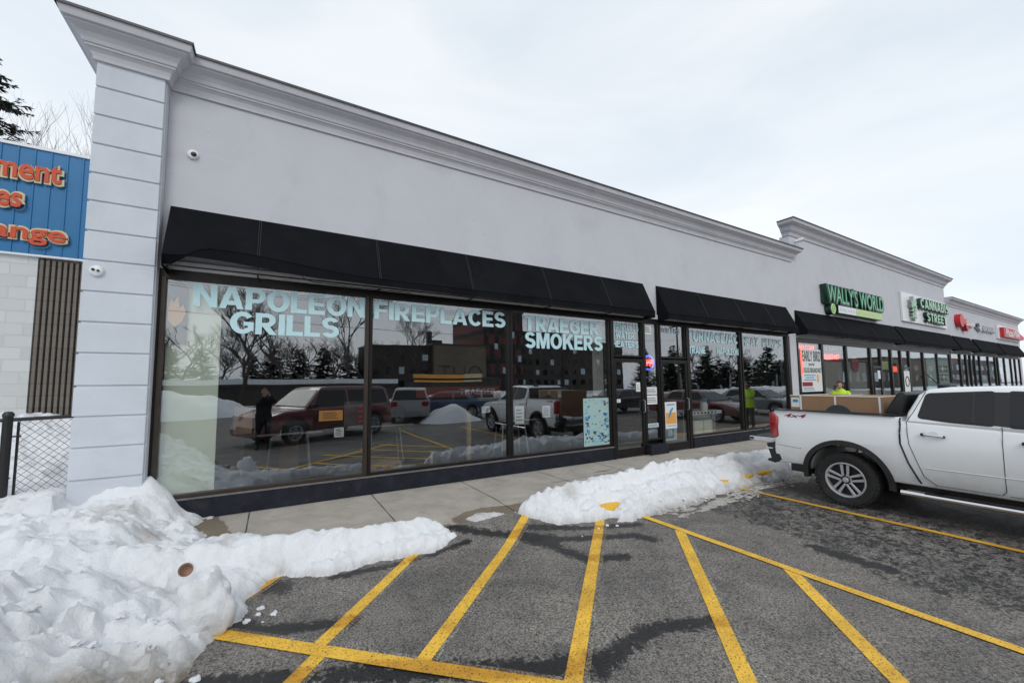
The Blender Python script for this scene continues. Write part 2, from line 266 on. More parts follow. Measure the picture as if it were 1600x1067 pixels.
# ------------------------------------------------------------------ mesh builder
class MB:
    def __init__(s): s.v = []; s.f = []
    def add(s, vs, fs):
        o = len(s.v); s.v += [tuple(p) for p in vs]; s.f += [tuple(i + o for i in f) for f in fs]; return s
    def box(s, x0, x1, y0, y1, z0, z1):
        if x0 > x1: x0, x1 = x1, x0
        if y0 > y1: y0, y1 = y1, y0
        if z0 > z1: z0, z1 = z1, z0
        return s.add([(x0, y0, z0), (x1, y0, z0), (x1, y1, z0), (x0, y1, z0), (x0, y0, z1), (x1, y0, z1), (x1, y1, z1), (x0, y1, z1)],
                     [(0, 3, 2, 1), (4, 5, 6, 7), (0, 1, 5, 4), (1, 2, 6, 5), (2, 3, 7, 6), (3, 0, 4, 7)])
    def prism(s, poly, ax, a0, a1, n=None):
        # poly in the two other axes (in x,y,z order); counter-clockwise or not, normals fixed later
        def P(p, a):
            if ax == 'x': return (a, p[0], p[1])
            if ax == 'y': return (p[0], a, p[1])
            return (p[0], p[1], a)
        k = len(poly)
        return s.add([P(p, a0) for p in poly] + [P(p, a1) for p in poly], [tuple(range(k))[::-1], tuple(range(k, 2 * k))] + [(i, (i + 1) % k, k + (i + 1) % k, k + i) for i in range(k)])
    def tube(s, pts, rad, n=6, cap=True):
        pts = [V(p) for p in pts]; rad = rad if isinstance(rad, (list, tuple)) else [rad] * len(pts)
        o = len(s.v); up = V((0, 0, 1))
        for i, p in enumerate(pts):
            d = (pts[min(i + 1, len(pts) - 1)] - pts[max(i - 1, 0)]).normalized()
            a = d.cross(up if abs(d.z) < .95 else V((1, 0, 0))).normalized(); b_ = d.cross(a)
            for j in range(n):
                q = p + (a * cos(2 * pi * j / n) + b_ * sin(2 * pi * j / n)) * rad[i]; s.v.append(tuple(q))
        for i in range(len(pts) - 1):
            for j in range(n):
                s.f.append((o + i * n + j, o + i * n + (j + 1) % n, o + (i + 1) * n + (j + 1) % n, o + (i + 1) * n + j))
        if cap:
            s.f.append(tuple(o + j for j in range(n))[::-1]); s.f.append(tuple(o + (len(pts) - 1) * n + j for j in range(n)))
        return s
    def lathe(s, prof, n=24, ax='z', c=(0, 0, 0), caps=True):
        o = len(s.v)
        for (r, h) in prof:
            for j in range(n):
                a = 2 * pi * j / n; p = (r * cos(a), r * sin(a), h)
                if ax == 'x': p = (h, r * cos(a), r * sin(a))
                if ax == 'y': p = (r * cos(a), h, r * sin(a))
                s.v.append((p[0] + c[0], p[1] + c[1], p[2] + c[2]))
        for i in range(len(prof) - 1):
            for j in range(n): s.f.append((o + i * n + j, o + i * n + (j + 1) % n, o + (i + 1) * n + (j + 1) % n, o + (i + 1) * n + j))
        if not caps: return s
        if prof[0][0] > 1e-4: s.f.append(tuple(o + j for j in range(n))[::-1])
        if prof[-1][0] > 1e-4: s.f.append(tuple(o + (len(prof) - 1) * n + j for j in range(n)))
        return s
    def xf(s, mtx, start=0):
        for i in range(start, len(s.v)): s.v[i] = tuple(mtx @ V(s.v[i]))
        return s
def link_obj(name, me, m, parent, attr=None):
    o = bpy.data.objects.new(name, me); COL.objects.link(o)
    if m is not None: me.materials.append(m)
    if parent is not None: o.parent = parent
    return o
def wloc(o):
    p = V(o.location)
    while o.parent: o = o.parent; p += V(o.location)
    return p
def build(name, mb, m, parent=None, bevel=0, seg=2, smooth=False, local=False, fix=True, attr=None):
    me = bpy.data.meshes.new(name); me.from_pydata(mb.v, [], mb.f)
    if bevel or fix:
        bm = bmesh.new(); bm.from_mesh(me)
        if fix: bmesh.ops.recalc_face_normals(bm, faces=bm.faces)
        if bevel:
            es = [e for e in bm.edges if len(e.link_faces) == 2 and e.calc_face_angle(0) > R(30)]
            bmesh.ops.bevel(bm, geom=es, offset=bevel, segments=seg, affect='EDGES', profile=.6, clamp_overlap=True)
        bm.to_mesh(me); bm.free()
    if smooth:
        me.polygons.foreach_set('use_smooth', [True] * len(me.polygons)); me.set_sharp_from_angle(angle=R(38))
    if attr:
        a = me.attributes.new(attr[0], 'FLOAT', 'POINT'); a.data.foreach_set('value', attr[1])
    o = link_obj(name, me, m, parent)
    if parent is not None and not local: o.location = -wloc(parent)
    return o
def thing(name, label, cat, loc=(0, 0, 0), rz=0, group=None):
    o = bpy.data.objects.new(name, None); COL.objects.link(o); o.empty_display_size = .2
    o.location = loc; o.rotation_euler = (0, 0, rz); o['label'] = label; o['category'] = cat
    if group: o['group'] = group
    return o
def tag(o, label, cat, group=None):
    o['label'] = label; o['category'] = cat
    if group: o['group'] = group
    return o
def struct(o): o['kind'] = 'structure'; return o
def copy_tree(o, parent=None, label=None):
    c = o.copy(); COL.objects.link(c); c.parent = parent
    if label: c['label'] = label
    for ch in list(o.children): copy_tree(ch, c)
    return c
def evaluated(o):
    bpy.context.view_layer.update(); dg = bpy.context.evaluated_depsgraph_get()
    return bpy.data.meshes.new_from_object(o.evaluated_get(dg))
def text_mb(txt, x0, x1, z0, z1, y, depth=.004, bold=.02, shear=0, face=-1, plane='xz', space=1.0, res=4):
    """text filling the box x0..x1, z0..z1; front face at y (facing -y) and depth behind it"""
    cu = bpy.data.curves.new('t', 'FONT'); cu.body = txt; cu.size = 1; cu.extrude = .5; cu.offset = bold; cu.resolution_u = res; cu.space_character = space; cu.shear = shear
    cu.fill_mode = 'BOTH'
    o = bpy.data.objects.new('t', cu); COL.objects.link(o); me = evaluated(o)
    vs = np.array([tuple(v.co) for v in me.vertices]); fs = [tuple(p.vertices) for p in me.polygons]
    bpy.data.objects.remove(o); bpy.data.curves.remove(cu); bpy.data.meshes.remove(me)
    mn = vs.min(0); mx_ = vs.max(0); q = (vs - mn) / np.maximum(mx_ - mn, 1e-6)
    mb = MB(); X = x0 + q[:, 0] * (x1 - x0); Z = z0 + q[:, 1] * (z1 - z0); Y = y + (1 - q[:, 2]) * depth
    mb.add(list(zip(X, Y, Z)), fs); return mb

def _arc(cx, cy, ro, rp, ri, rq, a0, a1, n=14):
    P = []
    for i in range(n + 1): a = R(a0 + (a1 - a0) * i / n); P.append((cx + ro * cos(a), cy + rp * sin(a)))
    for i in range(n, -1, -1): a = R(a0 + (a1 - a0) * i / n); P.append((cx + ri * cos(a), cy + rq * sin(a)))
    return ('q', P, n)
def _r(a, b_, c, d_): return ('p', [(a, b_), (c, b_), (c, d_), (a, d_)])
GLY = {'I': (.25, [_r(0, 0, .25, 1)]), 'L': (.68, [_r(0, 0, .25, 1), _r(.25, 0, .68, .2)]), 'E': (.74, [_r(0, 0, .25, 1), _r(.25, 0, .74, .2), _r(.25, .8, .73, 1), _r(.25, .41, .68, .59)]),
 'F': (.70, [_r(0, 0, .25, 1), _r(.25, .8, .70, 1), _r(.25, .40, .64, .58)]), 'T': (.78, [_r(0, .8, .78, 1), _r(.265, 0, .515, .8)]), 'H': (.82, [_r(0, 0, .25, 1), _r(.57, 0, .82, 1), _r(.25, .39, .57, .60)]),
 'N': (.84, [_r(0, 0, .24, 1), _r(.60, 0, .84, 1), ('p', [(.24, 1), (.60, .39), (.60, .0), (.24, .61)])]),
 'A': (.92, [('p', [(0, 0), (.32, 1), (.46, 1), (.46, .74), (.355, .37), (.25, 0)]), ('p', [(.92, 0), (.67, 0), (.565, .37), (.46, .74), (.46, 1), (.60, 1)]), ('p', [(.30, .17), (.62, .17), (.565, .36), (.355, .36)])]),
 'O': (.92, [_arc(.46, .5, .46, .51, .21, .31, 0, 180), _arc(.46, .5, .46, .51, .21, .31, 180, 360)]), 'C': (.86, [_arc(.46, .5, .46, .51, .21, .31, 38, 322, 24)]),
 'G': (.88, [_arc(.46, .5, .46, .51, .21, .31, 38, 318, 24), _r(.50, .37, .88, .55), _r(.66, .14, .88, .37)]),
 'P': (.77, [_r(0, 0, .25, 1), _r(.25, .81, .45, 1), _r(.25, .33, .45, .52), _arc(.45, .665, .32, .335, .09, .145, -90, 90)]),
 'R': (.84, [_r(0, 0, .25, 1), _r(.25, .81, .45, 1), _r(.25, .36, .45, .55), _arc(.45, .68, .33, .32, .09, .13, -90, 90), ('p', [(.28, .36), (.56, .38), (.84, 0), (.56, 0)])]),
 'B': (.80, [_r(0, 0, .25, 1), _r(.25, .82, .46, 1), _r(.25, .44, .47, .60), _r(.25, 0, .48, .18), _arc(.46, .745, .29, .255, .08, .075, -60, 90), _arc(.48, .29, .32, .29, .09, .11, -90, 75)]),
 'D': (.84, [_r(0, 0, .25, 1), _r(.25, .8, .37, 1), _r(.25, 0, .37, .2), _arc(.37, .5, .47, .5, .22, .3, -90, 90, 20)]),
 'S': (.78, [_arc(.39, .71, .37, .30, .13, .11, 22, 270, 20), _arc(.39, .30, .39, .31, .14, .10, 90, -158, 20)]),
 'K': (.88, [_r(0, 0, .25, 1), ('p', [(.25, .32), (.25, .62), (.56, 1), (.86, 1), (.47, .56), (.25, .32)][:5]), ('p', [(.34, .44), (.52, .64), (.90, 0), (.60, 0)])]),
 'M': (1.0, [_r(0, 0, .22, 1), _r(.78, 0, 1.0, 1), ('p', [(.22, 1), (.34, 1), (.5, .42), (.5, 0), (.40, 0), (.22, .62)]), ('p', [(.78, 1), (.78, .62), (.60, 0), (.5, 0), (.5, .42), (.66, 1)])]),
 'W': (1.30, [('p', [(0, 1), (.25, 1), (.385, .38), (.51, 0), (.25, 0)]), ('p', [(.385, .38), (.53, 1), (.65, 1), (.65, .60), (.51, 0)]), ('p', [(.65, 1), (.77, 1), (.915, .38), (.79, 0), (.65, .60)]), ('p', [(.915, .38), (1.05, 1), (1.30, 1), (1.05, 0), (.79, 0)])]),
 'U': (.82, [_r(0, .40, .25, 1), _r(.57, .40, .82, 1), _arc(.41, .40, .41, .41, .16, .20, 180, 360, 18)]), '/': (.44, [('p', [(0, 0), (.20, 0), (.44, 1), (.24, 1)])]), ' ': (.35, [])}
def block_text(txt, x0, x1, z0, z1, y, depth=.003, gap=.07):
    """heavy grotesque capitals built from plain shapes"""
    tot = sum(GLY[c][0] for c in txt) + gap * (len(txt) - 1); k = (x1 - x0) / tot; h = z1 - z0; mb = MB(); cx = x0; n_ = 0
    for c in txt:
        w, pcs = GLY[c]
        for pc in pcs:
            dy = -.00012 * (n_ % 6); n_ += 1
            if pc[0] == 'p': mb.prism([(cx + p[0] * k, z0 + p[1] * h) for p in pc[1]], 'y', y + dy, y + dy + depth)
            else:
                P = [(cx + p[0] * k, z0 + p[1] * h) for p in pc[1]]; m = len(P)
                for i in range(pc[2]): mb.prism([P[i], P[i + 1], P[m - 2 - i], P[m - 1 - i]], 'y', y + dy, y + dy + depth)
        cx += (w + gap) * k
    return mb
def sub(parent, name, mb, m, **k): return build(name, mb, m, parent, **k)
# ================================================================== GROUND
ZA = -.14
def seg_d(px, py, a, b):
    ax, ay = a; bx, by = b; dx, dy = bx - ax, by - ay; t = max(0, min(1, ((px - ax) * dx + (py - ay) * dy) / (dx * dx + dy * dy + 1e-9)))
    return math.hypot(px - ax - t * dx, py - ay - t * dy)
WETL = [([(1.95, -1.98), (2.3, -2.3), (2.63, -2.5), (2.84, -2.87), (2.94, -3.4), (3.3, -3.55)], .13), ([(2.6, -2.45), (3.2, -2.9), (3.88, -3.17), (3.95, -3.42)], .12),
        ([(1.9, -4.72), (2.2, -4.63), (2.45, -4.6), (2.77, -4.66), (3.09, -4.8)], .11), ([(.4, -3.85), (.8, -4.05), (1.5, -4.47), (1.95, -4.66)], .14),
        ([(-.3, -2.6), (-.05, -3.05), (.37, -3.2), (.6, -3.27)], .11), ([(-.05, -2.2), (.1, -2.35)], .2), ([(5.3, -4.5), (5.3, -5.15)], .16), ([(.55, -2.4), (1.2, -2.45), (2.0, -2.4)], .07), ([(2.8, -2.35), (4.2, -2.95)], .1), ([(-.6, -3.4), (-.1, -3.6), (.3, -3.8)], .1)]
BR = [(5.2, -2.6), (5.45, -3.5), (5.35, -4.5), (4.95, -5.2), (4.95, -5.6), (5.2, -6.2), (6.5, -8)]
def wet_at(x, y):
    w = 0
    for pl, r in WETL:
        d = min(seg_d(x, y, pl[i], pl[i + 1]) for i in range(len(pl) - 1)); w = max(w, min(1, 1.0 - .5 * d / (r * .72)))
    # stall to the right is damp throughout
    if y > -8 and x > 4.4:
        for i in range(len(BR) - 1):
            if BR[i + 1][1] <= y <= BR[i][1]:
                f = (y - BR[i][1]) / (BR[i + 1][1] - BR[i][1]); bx = BR[i][0] + f * (BR[i + 1][0] - BR[i][0]); w = max(w, min(.50, .25 + (x - bx) * 1.6))
    return max(0, w)
def zasph(x, y):
    # kerb ramp rises to the walk between the two snow banks
    fx = max(0, min(1, (x - 1.5) / .5)) * max(0, min(1, (3.7 - x) / .5)); fy = max(0, min(1, (y + 2.7) / .72))
    fx = fx * fx * (3 - 2 * fx)
    return ZA + .105 * fx * fy + .006 * noise.noise(V((x * .6, y * .6, 0)))
xs = [-40, -20, -12, -8, -5, -3] + list(np.arange(-2, 8.01, .06)) + list(np.arange(8.3, 14, .4)) + [15, 18, 22, 28, 36, 46, 60, 90]
ys = [-29, -24, -20, -16, -13, -11, -9, -8, -7.2] + list(np.arange(-6.6, -1.95, .06)) + [-1.95]
mb = MB(); nx = len(xs)
for y in ys:
    for x in xs: mb.v.append((x, y, zasph(x, y)))
for j in range(len(ys) - 1):
    for i in range(nx - 1): mb.f.append((j * nx + i, j * nx + i + 1, (j + 1) * nx + i + 1, (j + 1) * nx + i))
wet = [wet_at(v[0], v[1]) if (-3 < v[0] < 14 and v[1] > -8) else (.42 if noise.noise(V((v[0] * .2, v[1] * .2, 3))) > .0 else .1) for v in mb.v]
struct(build('parking_lot', mb, M['asphalt'], fix=False, attr=('wet', wet)))
mb = MB().add([(-900, -900, -.3), (900, -900, -.3), (900, 900, -.3), (-900, 900, -.3)], [(0, 1, 2, 3)])
struct(build('ground', mb, M['snow_far'], fix=False))
mb = MB().add([(-200, -38, -.28), (300, -38, -.28), (300, -30, -.28), (-200, -30, -.28)], [(0, 1, 2, 3)])
struct(build('road', mb, M['asphalt'], fix=False))
# sidewalk
sx_ = list(np.arange(-2.0, 12.01, .08)) + list(np.arange(12.5, 60, .6)); sy = list(np.arange(-1.95, .001, .0975)) + [.06]
mb = MB(); nx = len(sx_)
def zwalk(x, y):
    fx = max(0, min(1, (x - 1.5) / .5)) * max(0, min(1, (3.7 - x) / .5)); fy = max(0, min(1, (-y - 1.3) / .65)); return -.034 * fx * fy * (3 - 2 * fx) 
def wet_walk(x, y):
    w = 0
    for pl, r in [([(-.78, .0), (-.62, -.6), (-.5, -1.2)], .17), ([(2.2, -1.85), (2.55, -1.72), (3.0, -1.85), (3.5, -1.75), (4.2, -1.6)], .16), ([(1.9, -2.0), (1.7, -1.95)], .1), ([(7.6, -1.2), (8.3, -1.35), (9.2, -1.2)], .18), ([(5.4, -.75), (6, -.85)], .04), ([(-.5, -1.3), (1, -1.75)], .1)]:
        d = min(seg_d(x, y, pl[i], pl[i + 1]) for i in range(len(pl) - 1)); w = max(w, min(1, 1.0 - .5 * d / r))
    return max(0, w)
for y in sy:
    for x in sx_: mb.v.append((x, y, zwalk(x, y)))
for j in range(len(sy) - 1):
    for i in range(nx - 1): mb.f.append((j * nx + i, j * nx + i + 1, (j + 1) * nx + i + 1, (j + 1) * nx + i))
o0 = len(mb.v)
mb.v += [(sx_[0], -1.95, -.3), (sx_[-1], -1.95, -.3)]
for i in range(nx): mb.v.append((sx_[i], -1.95, -.3))
for i in range(nx - 1): mb.f.append((o0 + 2 + i, o0 + 3 + i, i + 1, i))
struct(build('sidewalk', mb, M['concrete'], fix=False, attr=('wet', [wet_walk(v[0], v[1]) for v in mb.v])))
# scored joints: narrow dark grooves of sealant set 2 mm proud
mb = MB(); jx = [-.23, 1.39, 2.93, 4.53, 6.02, 7.6, 9.15, 10.7, 12.3, 13.9, 15.5, 17.1]
for k, x in enumerate(jx):
    y = -.04
    for i in range(12):
        a, b_ = y - i * .16, y - (i + 1) * .16
        if b_ < -1.95: b_ = -1.95
        wv = .006 + .002 * sin(i * 1.7 + k)
        mb.add([(x - wv, b_, zwalk(x, b_) + .003), (x + wv, b_, zwalk(x, b_) + .003), (x + wv, a, zwalk(x, a) + .003), (x - wv, a, zwalk(x, a) + .003)], [(0, 1, 2, 3)])
mb.add([(-1.2, -.062, .003), (14.6, -.062, .003), (14.6, -.045, .003), (-1.2, -.045, .003)], [(0, 1, 2, 3)])
mb.add([(4.2, -1.0, .003), (12, -1.0, .003), (12, -.988, .003), (4.2, -.988, .003)], [(0, 1, 2, 3)])
struct(build('sidewalk_joints', mb, M['ink'], fix=False))
mb = MB().box(1.0, 1.86, -2.06, -1.952, -.25, -.004).box(3.4, 50, -2.12, -1.952, -.25, -.004)
struct(build('kerb', mb, M['yellow'], bevel=.015))
# painted lines, draped strips: (left start, right start, left end, right end)
def strip(mb, a0, a1, b0, b1, dz, n=24):
    o = len(mb.v)
    for i in range(n + 1):
        t = i / n
        for (p, q) in ((a0, b0), (a1, b1)):
            x = p[0] + (q[0] - p[0]) * t; y = p[1] + (q[1] - p[1]) * t; mb.v.append((x, y, max(zasph(x, y), -10) + dz))
    for i in range(n): mb.f.append((o + 2 * i, o + 2 * i + 1, o + 2 * i + 3, o + 2 * i + 2))
def band(mb, a, b, w, dz, shift=0, n=24):
    d = V((b[0] - a[0], b[1] - a[1])).normalized(); nrm = V((-d.y, d.x)); s0 = nrm * (shift - w / 2); s1 = nrm * (shift + w / 2)
    strip(mb, (a[0] + s0.x, a[1] + s0.y), (a[0] + s1.x, a[1] + s1.y), (b[0] + s0.x, b[1] + s0.y), (b[0] + s1.x, b[1] + s1.y), dz, n)
ST = [((-.62, -2.98), (.10, -2.07), .105), ((1.50, -2.20), (.30, -3.52), .105), ((3.20, -1.90), (.90, -4.06), .105), ((3.93, -2.53), (1.2, -5.18), .115), ((4.47, -3.38), (2.2, -5.7), .115), ((4.50, -4.62), (2.9, -6.3), .115), ((.37, -3.55), (-.5, -4.55), .11)]
M_ST = [((-.9, -2.42), (4.46, -7.6), .115), ((4.50, -2.6), (4.49, -9.5), .10), ((7.06, -2.6), (7.02, -9.5), .10), ((9.9, -2.6), (9.9, -9.5), .10), ((12.6, -2.6), (12.6, -9.5), .10), ((15.3, -2.6), (15.3, -9.5), .10)]
# rear boundary of the hatch (through (-.31,-2.92) and (1.05,-4.20))
M_ST[0] = ((-.9, -2.38), (3.3, -6.32), .115)
yl = MB(); gh = MB()
for a, b_, w in ST:
    sg = -1 if b_[1] > a[1] else 1
    band(gh, a, b_, .045, .003, shift=sg * (w / 2 + .018)); band(yl, a, b_, w, .006)
for i, (a, b_, w) in enumerate(M_ST):
    if i == 0: band(gh, a, b_, .04, .0045, shift=w / 2 + .016)
    band(yl, a, b_, w, .0085 if i == 0 else .010, n=60)
struct(build('painted_lines', yl, M['yellow'], fix=False, attr=('wet', [wet_at(v[0], v[1]) for v in yl.v])))
struct(build('faded_lines', gh, M['ghost'], fix=False, attr=('wet', [wet_at(v[0], v[1]) for v in gh.v])))
# parking stops
def stop(x0, x1, y0, y1, lab):
    mb = MB(); L_ = math.hypot(x1 - x0, y1 - y0); mb.prism([(-.08, -.02), (.08, -.02), (.06, .13), (-.06, .13)], 'x', 0, L_)
    o = build('parking_stop', mb, M['yellow'], bevel=.02); o.location = (x0, y0, ZA); o.rotation_euler = (0, 0, math.atan2(y1 - y0, x1 - x0)); tag(o, lab, 'parking stop', 'yellow parking stops buried in the snow bank')
stop(3.72, 4.92, -2.40, -2.38, 'yellow concrete parking stop poking out of the snow at the end of the hatched lines')
stop(6.4, 8.75, -2.42, -2.44, 'long yellow parking stop in the snow just behind the pickup truck')
stop(9.1, 10.9, -2.5, -2.5, 'yellow parking stop half hidden behind the pickup rear wheel')
# ================================================================== SNOW
def fbm(x, y, s, o=4, z=0.): return noise.fractal(V((x * s, y * s, z)), 1.0, 2.1, o)
def in_poly(x, y, P):
    c = False; j = len(P) - 1
    for i in range(len(P)):
        if ((P[i][1] > y) != (P[j][1] > y)) and (x < (P[j][0] - P[i][0]) * (y - P[i][1]) / (P[j][1] - P[i][1]) + P[i][0]): c = not c
        j = i
    return c
def snow_field(name, P, x0, x1, y0, y1, st, hfun, ground, jag=.05):
    nx = int((x1 - x0) / st) + 1; ny = int((y1 - y0) / st) + 1; mb = MB(); H = []; D = []
    for j in range(ny):
        for i in range(nx):
            x = x0 + i * st; y = y0 + j * st
            d = min(seg_d(x, y, P[k], P[k - 1]) for k in range(len(P)))
            if not in_poly(x, y, P): d = -d
            d += jag * (fbm(x, y, 5, 3) + .7 * fbm(x + 9, y, 14, 2))
            h = hfun(x, y, d); H.append(h); D.append(h)
            mb.v.append((x, y, ground(x, y) + h))
    for j in range(ny - 1):
        for i in range(nx - 1):
            q = (j * nx + i, j * nx + i + 1, (j + 1) * nx + i + 1, (j + 1) * nx + i)
            if max(H[k] for k in q) > -.012: mb.f.append(q)
    return mb, H
def clods(x, y, s, seed=0):
    d, p = noise.voronoi(V((x * s + seed, y * s, seed * 1.3)))
    return max(0, .55 - d[0]) 
def clump(x, y, s, seed):
    d, p = noise.voronoi(V((x * s + seed, y * s, seed * 1.3)))
    r = noise.cell(p[0] * 7.1); return (max(0, 1 - (d[0] / .62) ** 2)) * (abs(r) if r else .5)
def sm(t): t = max(0, min(1, t)); return t * t * (3 - 2 * t)
def blocks(x, y, s, seed):
    d, p = noise.voronoi(V((x * s + seed, y * s, seed * 1.3))); q = p[0]
    r = .35 + .65 * abs(noise.cell(q * 9.3)); tx = noise.cell(q * 5.1 + V((3, 0, 0))) ; ty = noise.cell(q * 6.7 + V((0, 5, 0)))
    e = sm((d[1] - d[0]) / .38)
    return e * r * (.8 + .45 * ((x * s + seed - q.x) * tx + (y * s - q.y) * ty))
PL = [(-.60, -.03), (-.80, -.35), (-.74, -.62), (-.62, -.85), (-.60, -1.12), (-.42, -1.30), (.1, -1.58), (.5, -1.75), (.9, -1.82), (1.25, -1.78), (1.7, -1.88), (1.93, -2.05), (2.0, -2.25), (1.69, -2.38), (1.3, -2.31), (1.08, -2.29), (.82, -2.33), (.54, -2.34), (.30, -2.22), (.13, -2.10), (-.02, -2.2), (-.12, -2.42), (-.17, -2.8), (-.31, -2.97), (-.42, -3.2), (-.47, -3.5), (-.62, -3.9), (-.9, -4.5), (-1.3, -5.2), (-2.2, -5.9), (-8, -6.6), (-8, 3.2), (-2.0, 3.2), (-2.0, .1), (-1.0, .1)]
def gaus(x, y, cx, cy, rx, ry): return math.exp(-((x - cx) / rx) ** 2 - ((y - cy) / ry) ** 2)
def gl(x, y): return ZA + .14 * sm((y + 2.15) / .2) if x < 2.2 else zasph(x, y)
def hL(x, y, d):
    if d <= 0: return max(-.06, d * .8)
    big = .27 * sm((-.55 - x) / .85) + .62 * sm((-1.0 - x) / 1.6) * sm((-1.6 - y) / 2.2) + .12 * gaus(x, y, -1.5, -3.0, .5, .7)
    back = .75 * sm((y - .3) / 2.5) * sm((-1.8 - x) / .4)
    small = .17 + .05 * fbm(x, y, 2.5, 2)
    big *= 1 - .35 * gaus(x, y, -.9, -1.2, .35, .9)
    hm = small + big + back
    e = 1 - math.exp(-max(d, 0) / (.10 + .28 * sm((-.4 - x) / .6)))
    lum = (.055 * fbm(x, y, 2.6, 4, 3) + .03 * fbm(x, y, 7, 3, 5)) * (.75 + .6 * sm((-.35 - x) / .5))
    front = sm((-2.5 - y) / .7) * sm((-.1 - x) / .3)
    wx = x + .10 * fbm(x, y, 3.5, 4, 21); wy = y + .10 * fbm(x, y, 3.5, 4, 31)
    lum += front * (.12 * blocks(wx, wy, 3.4, 2) + .06 * blocks(wx, wy, 8, 5) - .06)
    lum += (.055 * blocks(wx, wy, 2.3, 11) * sm((fbm(x, y, 1.1, 2, 40) + .25) / .3) + .022 * blocks(wx, wy, 7.5, 13) * sm((fbm(x, y, 1.6, 2, 50) + .1) / .3)) * sm((-.3 - x) / .4) + .016 * fbm(x, y, 15, 5, 8)
    lum += .03 * abs(fbm(x, y, 5.0, 5, 17))
    # keep it low against the facade and let it climb the pilaster corner
    h = hm * e + lum * min(1, d / .08)
    wb = sm((y + .55) / .45); h = h * (1 - wb) + wb * (.56 * sm((-.60 - x) / .74) ** 1.9 + .05 * gaus(x, y, -1.33, 0, .12, .2) + lum * .6)
    if x < -2.0 and y > -.5: h = max(h, .53 + back + lum)
    hole = gaus(x, y, -1.9, -.1, .12, .25) * .18
    return h - hole
def dirtL(x, y, h):
    a = sm((-2.95 - y) / .8) * (1 - sm((h - .10) / .28)) * 1.3 * sm((.1 - x) / .2)
    a += .8 * gaus(x, y, -1.03, -1.35, .10, .16) + .5 * gaus(x, y, -1.5, -.55, .25, .12) + .6 * gaus(x, y, -.95, -3.6, .2, .12) + .4 * gaus(x, y, -.6, -2.3, .16, .1) + .45 * gaus(x, y, -.35, -1.75, .12, .1)
    a += .5 * (1 - sm(h / .07)) * sm((h + .02) / .02)
    return min(1.2, max(0, a))
mb, H = snow_field('snow_pile', PL, -4.2, 2.1, -5.2, 3.0, .024, hL, gl, .045)
o = build('snow_pile', mb, M['snow'], fix=False, smooth=True, attr=('dirt', [dirtL(v[0], v[1], H[i]) for i, v in enumerate(mb.v)]))
tag(o, 'large lumpy pile of ploughed snow in the left corner, low arm along the kerb', 'snow pile')
PR = [(2.93, -1.92), (3.0, -2.12), (3.1, -2.3), (3.25, -2.47), (3.55, -2.48), (3.85, -2.56), (4.2, -2.83), (4.5, -2.82), (4.9, -2.95), (5.3, -2.98), (5.8, -2.82), (6.3, -2.75), (7.0, -2.72), (7.6, -2.72), (8.4, -2.8), (9.3, -2.85), (11.2, -2.75), (11.6, -2.3), (11, -1.7), (9, -1.72), (7.6, -1.62), (6.6, -1.6), (5.5, -1.64), (4.7, -1.58), (4.0, -1.66), (3.5, -1.75), (3.15, -1.82)]
def gr(x, y): return (zasph(x, y) if y < -2.12 else ZA + .14 * sm((y + 2.15) / .12) * sm((x - 3.3) / .3) + .1 * (1 - sm((x - 3.3) / .3)))
HOL = [(4.22, -2.40, .19, .12), (4.05, -2.62, .12, .06), (6.85, -2.44, .14, .09), (7.6, -2.47, .16, .09), (8.25, -2.46, .26, .10), (9.5, -2.5, .4, .12)]
def hR(x, y, d):
    if d <= 0: return max(-.06, d * .8)
    rid = .20 + .10 * gaus(x, y, 6.6, -2.15, 2.2, .5) + .05 * fbm(x, y, 1.7, 2, 4)
    e = 1 - math.exp(-d / .13)
    fr = sm((-2.3 - y) / .5)
    h = rid * e * (1 - .55 * fr * sm((x - 3.5) / 1)) + min(1, d / .06) * (.06 * fbm(x, y, 3.2, 5, 1) + .055 * blocks(x + .05 * fbm(x, y, 6, 3, 21), y + .05 * fbm(x, y, 6, 3, 31), 3.4, 3) + .024 * blocks(x + .03 * fbm(x, y, 9, 2, 21), y, 10, 8) + .03 * clump(x, y, 7, 8) + .014 * fbm(x, y, 18, 3, 2))
    for (cx, cy, rx, ry) in HOL: h -= .22 * gaus(x, y, cx, cy, rx, ry)
    if y < -2.6 and x > 4.3: h -= .05 + .06 * abs(fbm(x, y * 2.2, 4.5, 3, 7))
    return h
def dirtR(x, y, h): return min(1.2, .45 * (1 - sm(h / .07)) + .5 * sm((-2.45 - y) / .4) * sm((x - 4) / 1) + .5 * gaus(x, y, 3.75, -2.1, .15, .1) + .35 * gaus(x, y, 8, -2.3, 1.2, .5))
mb, H = snow_field('snow_bank', PR, 2.8, 11.8, -3.15, -1.4, .03, hR, gr, .05)
o = build('snow_bank', mb, M['snow'], fix=False, smooth=True, attr=('dirt', [dirtR(v[0], v[1], H[i]) for i, v in enumerate(mb.v)]))
tag(o, 'long low bank of lumpy snow along the kerb behind the pickup, yellow stops showing', 'snow bank')
PT = [(4.9, -3.0), (5.6, -3.12), (6.6, -3.0), (7.6, -2.95), (8.6, -3.05), (9.5, -3.0), (9.5, -2.6), (7, -2.55), (4.9, -2.8)]
mb, H = snow_field('s', PT, 4.7, 9.7, -3.35, -2.5, .03, lambda x, y, d: (.004 + .045 * (fbm(x * .7, y * 2.6, 3.2, 4, 9) + .04)) if d > 0 else -.03, lambda x, y: ZA, .12)
tag(build('slush_patch', mb, M['snow'], fix=False, smooth=True, attr=('dirt', [.85] * len(mb.v))), 'thin broken grey slush on the asphalt in front of the snow bank', 'slush')
PS = [(2.22, -1.86), (2.36, -1.78), (2.5, -1.72), (2.62, -1.82), (2.75, -1.92), (2.45, -1.98), (2.3, -1.97)]
